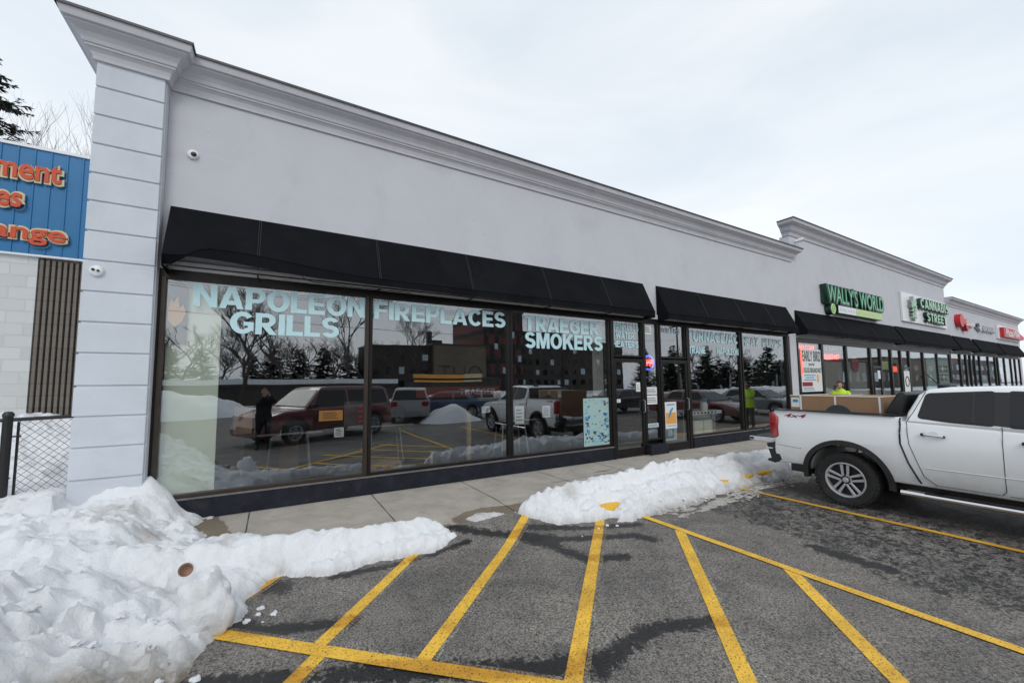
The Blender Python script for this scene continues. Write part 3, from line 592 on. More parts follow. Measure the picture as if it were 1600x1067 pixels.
mb, H = snow_field('s', PS, 2.1, 2.9, -2.1, -1.6, .02, lambda x, y, d: (.05 * (1 - math.exp(-d / .05)) + .01 * fbm(x, y, 12, 3)) if d > 0 else d * .8, lambda x, y: -.03, .03)
tag(build('snow_patch', mb, M['snow'], fix=False, smooth=True, attr=('dirt', [.5] * len(mb.v))), 'small melting patch of snow on the ramp between the two banks', 'snow patch')
def chunk(c, r, seed, sq=(1, 1, 1)):
    bm = bmesh.new(); bmesh.ops.create_icosphere(bm, subdivisions=4, radius=1)
    for v in bm.verts:
        n_ = noise.fractal(v.co * 1.3 + V((seed, 0, 0)), 1, 2, 4); d, p = noise.voronoi(v.co * 1.6 + V((seed, 5, 1)))
        v.co *= 1 + .22 * n_ - .22 * d[0]; v.co = V((v.co.x * r * sq[0] + c[0], v.co.y * r * sq[1] + c[1], v.co.z * r * sq[2] + c[2]))
    mb = MB(); bm.verts.ensure_lookup_table(); mb.v = [tuple(v.co) for v in bm.verts]; mb.f = [tuple(x.index for x in f.verts) for f in bm.faces]; bm.free(); return mb
tag(build('snow_boulder', chunk((-.40, -2.86, .06), .25, 3, (.85, .8, 1.15)), M['snow'], smooth=True), 'upright clean white block of snow at the pile edge beside the yellow line', 'snow block')
mb = MB(); random.seed(3)
for k in range(95):
    if k < 30: x = random.uniform(-1.6, -.35); y = random.uniform(-4.1, -2.8)
    elif k < 37: x = random.uniform(-.2, .1); y = random.uniform(-3.0, -2.5)
    else: x = random.uniform(3.3, 8.5); y = random.uniform(-2.95, -2.4) if random.random() < .6 else random.uniform(-1.8, -1.5)
    r = random.uniform(.008, .026) if k >= 30 else random.uniform(.012, .035)
    if k < 30:
        d = min(seg_d(x, y, PL[q], PL[q - 1]) for q in range(len(PL))); ins = in_poly(x, y, PL); z = (gl(x, y) + max(0, hL(x, y, d if ins else -d)))
        if not ins and d > .12: continue
    elif k < 37: z = ZA
    else:
        d = min(seg_d(x, y, PR[q], PR[q - 1]) for q in range(len(PR))); ins = in_poly(x, y, PR); z = gr(x, y) + max(0, hR(x, y, d if ins else -d))
        if not ins: z = ZA if y < -2.1 else 0
    bm = bmesh.new(); bmesh.ops.create_icosphere(bm, subdivisions=2, radius=1)
    for v in bm.verts: v.co = v.co * (1 + .7 * noise.noise(v.co * 1.9 + V((k, 0, 0)))) * r; v.co.z *= .55
    mb.add([(v.co.x + x, v.co.y + y, v.co.z + z + r * .2) for v in bm.verts], [tuple(q.index for q in f.verts) for f in bm.faces]); bm.free()
o = build('snow_crumbs', mb, M['snow'], smooth=True); o['kind'] = 'stuff'
# paper cup on the snow
cup = thing('paper_cup', 'empty brown paper cup lying on its side in the snow pile', 'paper cup', (-.60, -2.30, .16))
c1 = MB().lathe([(.001, -.048), (.027, -.05), (.042, .05), (.038, .05), (.025, -.044), (.001, -.042)], 24); c2 = MB()
for k in range(24):
    pass
c2.tube([(.0410 * cos(a * pi / 12), .0415 * sin(a * pi / 12), .05) for a in range(25)], .0045, 6)
for nm, q, mm in (('body', c1, M['cup_in']), ('rim', c2, M['paper'])): build(nm, q, mm, cup, local=True, smooth=True)
cup.rotation_euler = (R(68), R(-14), R(12)); cup.scale = (1.45, 1.45, 1.45)
# ================================================================== MAIN STORE
SB = thing('store_building', 'long grey stucco shop with rusticated corner pilaster and bold window lettering', 'shop', (-2, 0, 0))
mb = MB().box(-1.33, 15.13, 0, .25, 3.28, 5.80).box(14.67, 15.13, -.0, .3, 0, 3.28).box(-2.0, -1.8, .3, 12, 0, 5.8)
sub(SB, 'wall', mb, M['stucco'])
random.seed(21)
for (x, z, r_) in ((2.3, 4.75, .02), (2.42, 4.70, .012), (3.2, 4.85, .016), (3.45, 4.62, .02), (5.8, 4.55, .022), (-.9, 5.3, .012), (9.2, 4.7, .015), (11.4, 4.9, .018)): sub(SB, 'wall_plug', MB().lathe([(.001, -.004), (r_ * .8, -.004), (r_, .001), (.001, .001)], 10, 'y', (x, 0, z)), M['cornice'])
sub(SB, 'roof', MB().box(-1.98, 15.1, .26, 12, 5.5, 5.7), M['flashing'])
# pilaster
mb = MB(); zj = [.0, .28, .66, 1.03, 1.39, 1.75, 2.14, 2.51, 2.88, 3.26, 3.62, 3.99, 4.34, 4.71, 5.08, 5.44, 5.80]
mb.box(-1.985, -1.348, -.182, .29, 0, 5.8)
for a, b_ in zip(zj[:-1], zj[1:]):
    mb.box(-2.0, -1.345, -.20, .3, a + .010, b_ - .014)
sub(SB, 'pilaster', mb, M['stucco_pil'], bevel=.006, seg=1)
sub(SB, 'pilaster_return', MB().box(-1.352, -1.3315, -.165, .0, 0, 5.8), M['stucco'])
# cornice: profile swept along a mitred path
PROF = [(0, 0), (.030, 0), (.034, .035), (.050, .085), (.078, .118), (.095, .125), (.095, .15), (.112, .155), (.125, .20), (.160, .255), (.215, .288), (.228, .292), (.228, .315), (.262, .320), (.275, .37), (.285, .405), (.285, .425), (0, .425)]
def sweep(path, z0, prof, sc_=1.0):
    mb = MB(); k = len(prof); pts = [V((p[0], p[1])) for p in path]; nn = len(pts)
    for i, p in enumerate(pts):
        d0 = (pts[i] - pts[i - 1]).normalized() if i > 0 else (pts[1] - pts[0]).normalized()
        d1 = (pts[i + 1] - pts[i]).normalized() if i < nn - 1 else d0
        n0 = V((d0.y, -d0.x)); n1 = V((d1.y, -d1.x)); m_ = (n0 + n1); m_ = m_ / max(1e-6, m_.dot(n0))
        for (o_, h) in prof: q = p + m_ * o_ * sc_; mb.v.append((q.x, q.y, z0 + h * sc_))
    for i in range(nn - 1):
        for j in range(k - 1): mb.f.append((i * k + j, (i + 1) * k + j, (i + 1) * k + j + 1, i * k + j + 1))
    mb.f.append(tuple(range(k))); mb.f.append(tuple(range((nn - 1) * k, nn * k))[::-1]); return mb
path = [(-2.0, 9), (-2.0, -.2), (-1.33, -.2), (-1.33, 0), (15.13, 0), (15.13, .18)]
sub(SB, 'cornice', sweep(path, 5.76, PROF), M['cornice'])
FL = [(0, 0), (.296, 0), (.296, -.022), (.304, -.022), (.304, .010), (0, .014)]
sub(SB, 'cap_flashing', sweep(path, 5.76 + .427, [(p[0], p[1]) for p in FL]), M['flashing'])
# dark shadow gap strip = real recessed joint at foot of the cornice
# plinth
def plinth(p, runs, z=.262):
    mb = MB()
    for a, b_ in runs: mb.box(a, b_, -.045, .10, -.02, z)
    sub(p, 'plinth', mb, M['plinth'], bevel=.006, seg=1)
    mb = MB()
    for a, b_ in runs: mb.box(a, b_, -.052, .0, z + .002, z + .024)
    sub(p, 'sill_strip', mb, M['sill'])
plinth(SB, [(-1.33, 6.66), (9.50, 14.66)])
sub(SB, 'door_block', MB().box(7.72, 8.36, -.17, .05, -.01, .235), M['plinth'], bevel=.01)
sub(SB, 'header', MB().box(-1.33, 14.66, -.02, .10, 3.165, 3.285), M['bronze'])
sub(SB, 'soffit_strip', MB().box(-1.33, 14.66, -.035, -.004, 3.29, 3.40), M['soffit'])
def window(parent, x0, x1, z0, z1, fr=.055, lmat='bronze', left=True, right=True, y=.0):
    mb = MB()
    if left: mb.box(x0 - fr, x0, y - .03, y + .08, z0 - .04, z1 + .02)
    if right: mb.box(x1, x1 + fr, y - .03, y + .08, z0 - .04, z1 + .02)
    mb.box(x0, x1, y - .022, y + .08, z0 - .045, z0); mb.box(x0, x1, y - .018, y + .08, z1, z1 + .03)
    w = sub(parent, 'window', mb, M[lmat], bevel=.004, seg=1)
    sub(w, 'pane', MB().box(x0 - .004, x1 + .004, y + .018, y + .026, z0 - .004, z1 + .004), M['glass'])
    return w
YL = -.0 + .012
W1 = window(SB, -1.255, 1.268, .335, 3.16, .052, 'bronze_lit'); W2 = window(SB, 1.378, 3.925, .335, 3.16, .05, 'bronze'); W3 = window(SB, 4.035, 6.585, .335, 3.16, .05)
SL = window(SB, 7.80, 8.245, .36, 3.16, .05); T1 = window(SB, 6.76, 7.66, 2.36, 3.16, .04); T2 = window(SB, 8.37, 9.30, 2.36, 3.16, .04)
W4 = window(SB, 9.50, 11.80, .335, 3.16, .05); W5 = window(SB, 11.96, 14.46, .335, 3.16, .05)
for q in ((-1.33, -1.308, -.04, .12, 0, 3.17), (6.637, 6.718, -.05, .12, 0, 3.17), (9.345, 9.447, -.05, .12, 0, 3.17), (14.512, 14.668, -.04, .12, 0, 3.17), (7.702, 7.748, -.045, .12, 0, 3.17), (8.297, 8.328, -.045, .12, 0.0, 3.17)): sub(SB, 'jamb', MB().box(*q), M['bronze'])
def door(parent, x0, x1, z1=2.28, hx=None):
    y = -.01; mb = MB().box(x0, x0 + .07, y - .03, y + .03, .02, z1).box(x1 - .07, x1, y - .03, y + .03, .02, z1).box(x0 + .07, x1 - .07, y - .028, y + .028, .02, .20).box(x0 + .07, x1 - .07, y - .028, y + .028, z1 - .09, z1)
    d = sub(parent, 'door', mb, M['bronze'], bevel=.004, seg=1)
    sub(d, 'pane', MB().box(x0 + .066, x1 - .066, y - .004, y + .004, .196, z1 - .086), M['glass'])
    hx = hx or x1 - .1
    sub(d, 'handle', MB().tube([(hx, y - .03, 1.0), (hx, y - .08, 1.02), (hx, y - .08, 1.28), (hx, y - .03, 1.30)], .011, 8), M['steel'], smooth=True)
    return d
D1 = door(SB, 6.72, 7.70, hx=7.655); D2 = door(SB, 8.33, 9.34, hx=9.29)
sub(SB, 'push_bar', MB().box(8.42, 9.26, -.02, .02, 1.28, 1.31), M['bronze'])
def letters(parent, txt, x0, x1, z0, z1, m='vinyl', bold=.03, y=.010, **k): return sub(parent, 'lettering', block_text(txt, x0, x1, z0, z1, y, .003), M[m], fix=True)
letters(W1, 'NAPOLEON', -.97, 1.255, 2.82, 3.135, bold=.035)
letters(W1, 'GRILLS', -.55, .87, 2.475, 2.785, bold=.035)
letters(W2, 'FIREPLACES', 1.40, 3.90, 2.815, 3.115, bold=.03)
letters(W3, 'TRAEGER', 4.34, 6.34, 2.79, 3.10, bold=.035)
letters(W3, 'SMOKERS', 4.35, 6.44, 2.44, 2.765, bold=.035)
letters(T1, 'TANKLESS', 6.765, 7.62, 2.955, 3.125, bold=.02); letters(T1, 'WATER', 6.86, 7.47, 2.75, 2.905, bold=.02); letters(T1, 'HEATERS', 6.765, 7.60, 2.545, 2.70, bold=.02)
letters(T2, 'BOILERS', 8.40, 9.17, 2.97, 3.10, 'vinyl2', bold=.01)
letters(W4, 'FURNACE/AC', 9.505, 11.79, 2.80, 3.10, bold=.02); letters(W4, 'TRANE', 9.505, 10.22, 2.475, 2.67, bold=.015); letters(W4, 'NAPOLEON', 10.75, 11.79, 2.475, 2.67, bold=.015)
letters(W5, 'HEAT  PUMPS', 12.0, 14.25, 2.77, 3.05, 'vinyl2', bold=.02)
# interior shell
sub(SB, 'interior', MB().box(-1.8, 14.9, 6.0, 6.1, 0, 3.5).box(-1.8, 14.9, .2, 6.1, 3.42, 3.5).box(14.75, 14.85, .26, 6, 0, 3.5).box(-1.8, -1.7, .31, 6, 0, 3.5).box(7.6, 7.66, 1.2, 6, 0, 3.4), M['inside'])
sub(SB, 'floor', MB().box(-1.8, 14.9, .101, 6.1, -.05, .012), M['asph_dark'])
# things behind the glass
o = build('display_board', MB().box(-1.25, -.66, .10, .13, .3, 3.2), M['board'], bevel=.004); tag(o, 'tall pale board standing behind the glass at the far left window', 'board')
pt = thing('flame_poster', 'grey poster with an orange flame in the upper left window corner', 'poster', (-1.12, .06, 2.5))
sub(pt, 'sheet', MB().prism([(-1.25, 2.3), (-1.03, 2.3), (-1.03, 3.06), (-1.11, 3.15), (-1.25, 3.15)], 'y', .055, .06), M['greycloth'])
sub(pt, 'flame', MB().prism([(-1.23, 2.62), (-1.17, 2.52), (-1.09, 2.6), (-1.05, 2.72), (-1.08, 2.84), (-1.12, 2.78), (-1.14, 2.95), (-1.18, 2.85), (-1.21, 2.9), (-1.24, 2.76)], 'y', .050, .054), M['poster_orange'])
def carton(x0, x1, y0, y1, z0, z1, lab, lines=True, name='cardboard_box'):
    c = thing(name, lab, 'box', ((x0 + x1) / 2, y0, z0)); sub(c, 'carton', MB().box(x0, x1, y0, y1, z0, z1), M['card'], bevel=.006)
    if lines:
        mb = MB(); random.seed(int(x0 * 31)); h = z1 - z0
        for r in range(4):
            xx = x0 + .03
            while xx < x1 - .06:
                w = random.uniform(.03, .09); zz = z0 + h * (.2 + .19 * r); 
                if random.random() < .7: mb.box(xx, min(xx + w, x1 - .02), y0 - .0035, y0 - .001, zz, zz + h * random.uniform(.05, .12))
                xx += w + .02
        sub(c, 'printing', mb, M['ink'])
    return c
carton(1.46, 1.96, .28, .62, .012, .42, 'small printed cardboard box on the floor at the second window corner')
carton(-.50, -.26, .6, .8, 1.0, 1.42, 'small brown carton behind the first window beside the pale board', False)
tag(build('box_stand', MB().box(-.55, -.2, .55, .85, .95, .995).box(-.40, -.36, .68, .72, .012, .95), M['inside']), 'dark display stand under the small brown carton', 'stand')
carton(.15, .5, 2.9, 3.2, .012, .6, 'plain carton on the floor deep behind the first window', False)
for i, (x, z, w, h, y, lab) in enumerate([(.62, 1.18, .34, .16, .07, 'orange price card taped inside the first window'), (.98, 1.05, .40, .42, .07, 'grey price card with red mark in the first window'), (.84, .92, .14, .15, .06, 'small white square card low in the first window'), (3.40, 1.18, .18, .12, .07, 'small white card at the right end of the second window'), (4.12, .92, .22, .36, .06, 'white price sheet hanging at the left edge of the smokers window'), (4.78, 1.02, .20, .24, .06, 'narrow white sheet behind the smokers window centre')]):
    c = thing('price_card', lab, 'price card', (x, y, z)); sub(c, 'sheet', MB().box(x, x + w, y, y + .004, z, z + h), M[['poster_orange', 'greycloth', 'paper', 'paper', 'paper', 'paper'][i]])
    mb = MB()
    for k in range(4): mb.box(x + w * (.15 if i != 1 else .55), x + w * (.8 - .1 * (k % 2)), y - .003, y - .001, z + h * (.2 + .18 * k), z + h * (.26 + .18 * k))
    sub(c, 'print', mb, M['red' if i == 1 else 'ink'])
bn = thing('brand_banner', 'dark red banner with white lettering hung across the shop interior', 'banner', (4, 2.2, 1.5))
sub(bn, 'cloth', MB().box(2.8, 4.95, 2.2, 2.21, 1.42, 1.66), M['banner_red']); sub(bn, 'lettering', text_mb('TRAEGER', 3.85, 4.85, 1.47, 1.61, 2.19, .003, .01), M['paper'], fix=False)
o = build('wooden_post', MB().box(3.30, 3.38, .50, .58, .012, 1.2), M['wood']); tag(o, 'upright pale timber post standing behind the second window', 'post')
o = build('wooden_stake', MB().box(2.55, 2.60, .50, .55, .012, .50), M['wood']); tag(o, 'short timber stake low behind the second window', 'stake')
def grill(x, y, lab):
    g = thing('barrel_grill', lab, 'grill', (x, y, 0), group='barrel grills in the shop')
    sub(g, 'barrel', MB().lathe([(.001, x - .42), (.22, x - .42), (.26, x - .38), (.26, x + .38), (.22, x + .42), (.001, x + .42)], 20, 'x', (0, y, .95)), M['black'], smooth=True)
    for sx0 in (-.3, .3):
        for sy0 in (-.15, .15): sub(g, 'leg', MB().tube([(x + sx0, y + sy0, .8), (x + sx0 * 1.25, y + sy0 * 1.4, .012)], .018, 6), M['steel'])
    sub(g, 'shelf', MB().box(x - .55, x + .55, y - .38, y - .27, .82, .85), M['steel'])
grill(.3, 2.2, 'black barrel grill inside behind the first window'); grill(2.2, 2.6, 'black barrel grill inside behind the second window centre'); grill(5.1, 1.9, 'black barrel grill inside behind the smokers window')
# outdoor kitchen in window 4
k = thing('outdoor_kitchen', 'pale steel outdoor kitchen counter with drawers behind the right hand window', 'counter', (10.6, .5, 0))
sub(k, 'cabinet', MB().box(9.75, 11.2, .45, 1.1, .03, .78), M['steel'], bevel=.006); sub(k, 'worktop', MB().box(9.7, 11.45, .40, 1.15, .785, .88), M['white'], bevel=.006)
for a in (9.80, 10.22, 10.64): sub(k, 'drawer', MB().box(a, a + .38, .438, .449, .10, .62), M['board'], bevel=.004)
for q in range(9): sub(k, 'knob', MB().lathe([(.001, .385), (.028, .385), (.028, .399), (.001, .399)], 12, 'y', (9.85 + q * .16, 0, .835)), M['black'])
g = thing('white_jug', 'white jug with a blue lid standing on the outdoor kitchen', 'jug', (10.9, .6, .88)); sub(g, 'jug', MB().lathe([(.001, .881), (.10, .881), (.11, 1.05), (.08, 1.12), (.001, 1.12)], 16, 'z', (10.9, .6, 0)), M['white'], smooth=True); sub(g, 'lid', MB().lathe([(.001, 1.121), (.10, 1.121), (.10, 1.22), (.001, 1.22)], 16, 'z', (10.9, .6, 0)), M['poster_blue'], smooth=True)
# large technical poster
pp = thing('window_poster', 'large pale blue poster of small blue pictures at the smokers window lower right', 'poster', (6.2, .05, .8))
sub(pp, 'sheet', MB().box(5.83, 6.575, .010, .014, .345, 1.38), M['teal_film'])
mb = MB(); mb2 = MB(); random.seed(5)
for q in range(150):
    x = random.uniform(5.86, 6.53); z = random.uniform(.37, 1.34); edge = (x < 5.96 or x > 6.4 or z < .62)
    if not edge and random.random() < .72: continue
    w = random.uniform(.01, .05) if not edge else random.uniform(.02, .08); h = random.uniform(.008, .03) if not edge else random.uniform(.012, .055)
    (mb if random.random() < .55 else mb2).box(x, min(x + w, 6.57), .0065 - .00001 * q, .009, z, z + h)
sub(pp, 'pictures', mb, M['poster_blue']); sub(pp, 'captions', mb2, M['greycloth'])
o = build('lace_screen', MB().box(6.26, 6.58, .16, .165, 1.42, 3.1), M['grey_shade']); tag(o, 'narrow grey printed sheet hung above the large blue window poster', 'sheet')
for nm, lab, x0, x1, z0, z1, yy, mm in (('door_notice', 'white paper notice at the top of the glass between the two doors', 7.80, 8.07, 2.90, 3.12, .011, 'paper'), ('door_notice', 'white notice at mid height between the two doors', 7.81, 8.20, 1.42, 1.60, .011, 'paper'), ('door_notice', 'plain white sheet below the mid height notice', 7.81, 8.20, 1.18, 1.40, .0105, 'white'), ('door_notice', 'grey strip notice low between the two doors', 7.84, 8.22, .62, .72, .011, 'vinyl2'), ('door_notice', 'small white card on the left door near the handle', 7.44, 7.58, 1.50, 1.72, -.022, 'paper'), ('door_notice', 'tiny white sticker on the left side of the left door', 6.80, 6.92, 1.26, 1.34, -.022, 'paper')):
    c = thing(nm, lab, 'notice', (x0, yy, z0)); sub(c, 'sheet', MB().box(x0, x1, yy, yy + .003, z0, z1), M[mm])
    mb = MB()
    for q in range(3): mb.box(x0 + .03, x1 - .03 - .02 * q, yy - .002, yy - .0005, z0 + (z1 - z0) * (.25 + .2 * q), z0 + (z1 - z0) * (.31 + .2 * q))
    sub(c, 'print', mb, M['greycloth'])
p2 = thing('propane_poster', 'tall white poster with orange and blue picture on the right door', 'poster', (8.6, -.03, .9))
sub(p2, 'sheet', MB().box(8.43, 8.86, -.026, -.022, .56, 1.22), M['paper']); sub(p2, 'picture', MB().box(8.46, 8.83, -.031, -.028, .68, .95), M['poster_orange'])
sub(p2, 'flame', MB().prism([(8.55, .82), (8.60, .84), (8.66, .98), (8.74, 1.06), (8.70, 1.08), (8.62, 1.02), (8.57, .93)], 'y', -.036, -.033), M['poster_blue']); sub(p2, 'headline', MB().box(8.50, 8.80, -.030, -.028, 1.14, 1.165).box(8.5, 8.82, -.030, -.028, .62, .635), M['poster_blue'])
p3 = thing('framed_poster', 'white and blue framed sheet low inside the right door', 'poster', (8.8, .2, .4)); sub(p3, 'frame', MB().box(8.55, 8.70, .2, .22, .22, .8).box(9.02, 9.14, .2, .22, .22, .8).box(8.70, 9.02, .2, .22, .22, .26), M['paper']); sub(p3, 'picture', MB().box(8.72, 9.0, .205, .215, .27, .72), M['poster_blue']); sub(p3, 'panel', MB().box(8.78, 8.96, .198, .203, .33, .6), M['paper'])
# OPEN neon
on = thing('open_sign', 'oval neon OPEN sign, red letters in a blue ring, beside the doors', 'neon sign', (7.97, .05, 2.2))
mb = MB()
for rx, rz_ in ((.205, .185), (.18, .160)): mb.tube([(7.99 + rx * cos(a * pi / 20), .06, 2.20 + rz_ * sin(a * pi / 20)) for a in range(41)], .008, 6, cap=False)
sub(on, 'ring', mb, M['open_blue']); sub(on, 'lettering', text_mb('OPEN', 7.84, 8.15, 2.11, 2.29, .045, .012, .02, shear=.2), M['open_red'], fix=False)
# red lit corner sign etc. come with the second building
# ---------------------------------------------------------------- awnings
def awning(x0, x1, lab, torn=False, zt=4.15, seams=()):
    a = thing('awning', lab, 'awning', (x0, 0, 3.25), group='black fabric awnings over the shop fronts')
    n = max(8, int((x1 - x0) / .12)); mb = MB(); va = MB(); P = .36
    def sag(x): return .006 * sin(x * 4.0)
    def zc(x):
        if not torn: return 3.40
        t = x - x0
        return 3.40 + (.135 * sm((t - .17) / .28) * (1 - sm((t - .62) / 1.9)) if t < 2.6 else 0)
    rows = 5
    for i in range(n + 1):
        x = x0 + (x1 - x0) * i / n
        for r in range(rows + 1):
            f = r / rows; mb.v.append((x, -.012 - (P - .012) * f, zt + (zc(x) - zt) * f - .012 * sin(pi * f) * abs(sin(x * 2.4))))
    for i in range(n):
        for r in range(rows): q = i * (rows + 1) + r; mb.f.append((q, q + 1, q + rows + 2, q + rows + 1))
    for xx in (x0, x1): mb.add([(xx, -.012, zt), (xx, -P, 3.40), (xx, -P, 3.25), (xx, -.012, 3.25 if not (torn and xx == x0) else 3.22)], [(0, 1, 2, 3)])
    for i in range(n + 1):
        x = x0 + (x1 - x0) * i / n
        if torn:
            t = x - x0; zb = 3.40 + .0 * t if t < .24 else (3.395 if t < .3 else 3.40 - .10 * sm((t - .3) / 1.6) - .02 * sm((t - 2) / 2)); yb = -P + .0 if t > .24 else -P + .12 * (1 - t / .24)
            zb = zb if t > .24 else 3.24 + .66 * t
        else: zb = 3.25 + .004 * sin(x * 9); yb = -P
        va.v += [(x, -P - .003, zc(x) - .001), (x, yb - .006 + .006 * sin(x * 5), zb)]
    for i in range(n): va.f.append((2 * i, 2 * i + 1, 2 * i + 3, 2 * i + 2))
    o1 = sub(a, 'canopy', mb, M['awning'], fix=False); o2 = sub(a, 'valance', va, M['awning'], fix=False)
    for o_ in (o1, o2): md = o_.modifiers.new('thick', 'SOLIDIFY'); md.thickness = .006
    sm_ = MB()
    for s in seams:
        for off in (-.012, .012): sm_.tube([(s + off, -.020, zt - .01), (s + off, -.19, (zt + zc(s)) / 2 + .014), (s + off, -P - .003, zc(s) + .004)], .0035, 4)
    cr2 = MB().tube([(x0, -P - .006, zc(x0))] + [(x0 + (x1 - x0) * i / n, -P - .006, zc(x0 + (x1 - x0) * i / n)) for i in range(1, n + 1)], .006, 5)
    sub(a, 'hem', cr2, M['awning'])
    sub(a, 'seams', sm_, M['seam'])
    fr = MB()
    for s in [x0 + .03, x1 - .03] + list(seams): fr.tube([(s, -.02, 3.26), (s, -P + .02, 3.26)], .012, 5); fr.tube([(s, -.02, zt - .06), (s, -P + .03, 3.36)], .012, 5)
    fr.tube([(x0, -P + .03, 3.27), (x1, -P + .03, 3.27)], .012, 5)
    sub(a, 'frame', fr, M['bronze'])
awning(-1.25, 7.80, 'longest black awning, its left end torn and tucked up, nearest the pilaster', True, seams=(-.23, 1.42, 3.04, 4.76, 6.4))
awning(8.28, 14.62, 'black awning over the right door and furnace windows', seams=(9.9, 11.6, 13.2))
awning(15.19, 23.85, 'black awning under the green lettered sign', seams=(18.0, 21.0), zt=4.10)
awning(24.0, 32.05, 'black awning under the white leaf sign panel', seams=(26.7, 29.4), zt=4.12)
awning(32.3, 35.75, 'narrowest black awning under the round red sign', zt=4.10)
awning(36.2, 41.75, 'black awning under the silver lettered sign', seams=(39,), zt=4.10)
awning(42.0, 48.4, 'farthest black awning under the red and white pizza sign', seams=(45,), zt=4.10)
# cable hanging from the first awning
mb = MB().tube([(.28, -.34, 3.37), (.33, -.33, 3.29), (.45, -.30, 3.25), (.7, -.2, 3.27), (1.1, -.1, 3.28), (2.0, -.08, 3.29)], .006, 5)
tag(build('loose_cable', mb, M['black'], smooth=True), 'thin black cable drooping under the torn awning edge', 'cable')
# security cameras
def dome(x, y, z, lab, two=False):
    d = thing('security_camera', lab, 'camera', (x, y, z))
    sub(d, 'housing', MB().lathe([(.001, y - .05), (.03, y - .05), (.06, y - .035), (.068, y - .012), (.068, y), (.001, y)], 24, 'y', (x, 0, z)), M['white'], smooth=True)
    if two: sub(d, 'lens', MB().lathe([(.001, y - .062), (.016, y - .06), (.017, y - .045), (.001, y - .04)], 14, 'y', (x - .022, 0, z + .006)).lathe([(.001, y - .062), (.013, y - .06), (.014, y - .04), (.001, y - .04)], 14, 'y', (x + .022, 0, z - .004)), M['black'], smooth=True)
    else: sub(d, 'lens', MB().lathe([(.001, y - .075), (.022, y - .07), (.033, y - .052), (.033, y - .04), (.001, y - .04)], 18, 'y', (x + .012, 0, z - .006)), M['black'], smooth=True)
dome(-1.05, 0, 4.92, 'small white dome camera with one black lens high on the stucco wall'); dome(-1.87, -.20, 3.13, 'white twin lens camera on the rusticated pilaster', True)
dc = thing('bullet_camera', 'small white bullet camera under the raised parapet cornice', 'camera', (15.4, 0, 6.5)); sub(dc, 'bracket', MB().box(15.36, 15.44, -.05, 0, 6.4, 6.5), M['white']); sub(dc, 'housing', MB().tube([(15.4, -.05, 6.5), (15.52, -.28, 6.55)], [.06, .07], 10), M['white'], smooth=True)  # bullet security camera on a bracket, not a light source
# ================================================================== SECOND BUILDING (raised parapet)
B2 = thing('raised_shop_building', 'taller grey stucco shop section with stepped up parapet and two signs', 'shop', (15.13, 0, 0))
sub(B2, 'wall', MB().box(15.133, 31.69, .003, .3, 3.16, 6.70).box(15.133, 15.2, .003, .3, 0, 3.16), M['stucco'])
p2_ = [(15.133, .20), (15.133, .003), (31.69, .003), (31.69, .3)]
sub(B2, 'cornice', sweep(p2_, 6.70, [(a * 1.12, b_ * 1.12) for a, b_ in PROF]), M['cornice']); sub(B2, 'cap_flashing', sweep(p2_, 6.70 + .478, [(a * 1.12, b_) for a, b_ in FL]), M['flashing'])
sub(B2, 'plinth', MB().box(15.2, 31.69, -.04, .1, -.02, .4), M['plinth'], bevel=.006); sub(B2, 'header', MB().box(15.2, 31.69, -.02, .1, 3.04, 3.155), M['bronze'])
sub(B2, 'interior', MB().box(15.2, 31.6, 5, 5.1, 0, 3.5).box(15.2, 31.6, .2, 5, 3.4, 3.5).box(23.2, 23.3, .3, 5, 0, 3.4), M['inside'])
mull = [15.2, 16.96, 18.92, 21.15, 22.2, 23.36, 24.49, 25.55, 27.42, 29.52, 31.6]
for a, b_ in zip(mull[:-1], mull[1:]): window(B2, a + .07, b_ - .07, .46, 3.01, .07)
d3 = door(B2, 21.27, 22.12); d4 = door(B2, 24.55, 25.48)
# contents: shades, teal film, lit signs
def panel(nm, lab, cat, x0, x1, z0, z1, y, m, extra=None):
    c = thing(nm, lab, cat, (x0, y, z0)); sub(c, 'sheet', MB().box(x0, x1, y, y + .008, z0, z1), M[m])
    if extra:
        for (en, emb, em) in extra: sub(c, en, emb, M[em], fix=False)
    return c
panel('roller_blind', 'pale grey roller shade filling the window left of the woman', 'blind', 17.05, 18.84, .5, 2.42, .12, 'grey_shade')
panel('roller_blind', 'pale grey roller shade in the window with the red round sign', 'blind', 19.0, 21.05, .5, 2.42, .12, 'grey_shade')
ep = panel('breakfast_poster', 'tall white EARLY BIRD breakfast poster in the first window past the grey pier', 'poster', 15.42, 16.88, 1.33, 2.80, .006, 'paper', [
    ('headline', text_mb('EARLY BIRD', 15.55, 16.84, 2.38, 2.74, .001, .003, .01), 'ink'), ('subline', text_mb('special', 15.95, 16.35, 2.2, 2.34, .001, .003, 0), 'greycloth'),
    ('offer', text_mb('3 EGGS BREAKFAST', 15.50, 16.86, 1.98, 2.15, .001, .003, .01), 'ink'), ('red_border', MB().box(15.425, 15.52, .0005, .004, 1.9, 2.78), 'lamp_red'),
    ('red_strip', MB().box(15.45, 16.15, .0005, .004, 1.52, 1.66), 'red_blk'), ('small_print', MB().box(15.6, 16.4, .001, .004, 1.88, 1.91).box(15.7, 16.3, .001, .004, 1.80, 1.83).box(15.6, 16.4, .001, .004, 1.72, 1.75).box(15.5, 16.2, .001, .004, 1.44, 1.47).box(15.5, 16.3, .001, .004, 1.38, 1.40), 'poster_blue'), ('picture', MB().box(16.5, 16.62, .001, .004, 1.66, 1.92), 'poster_orange')])
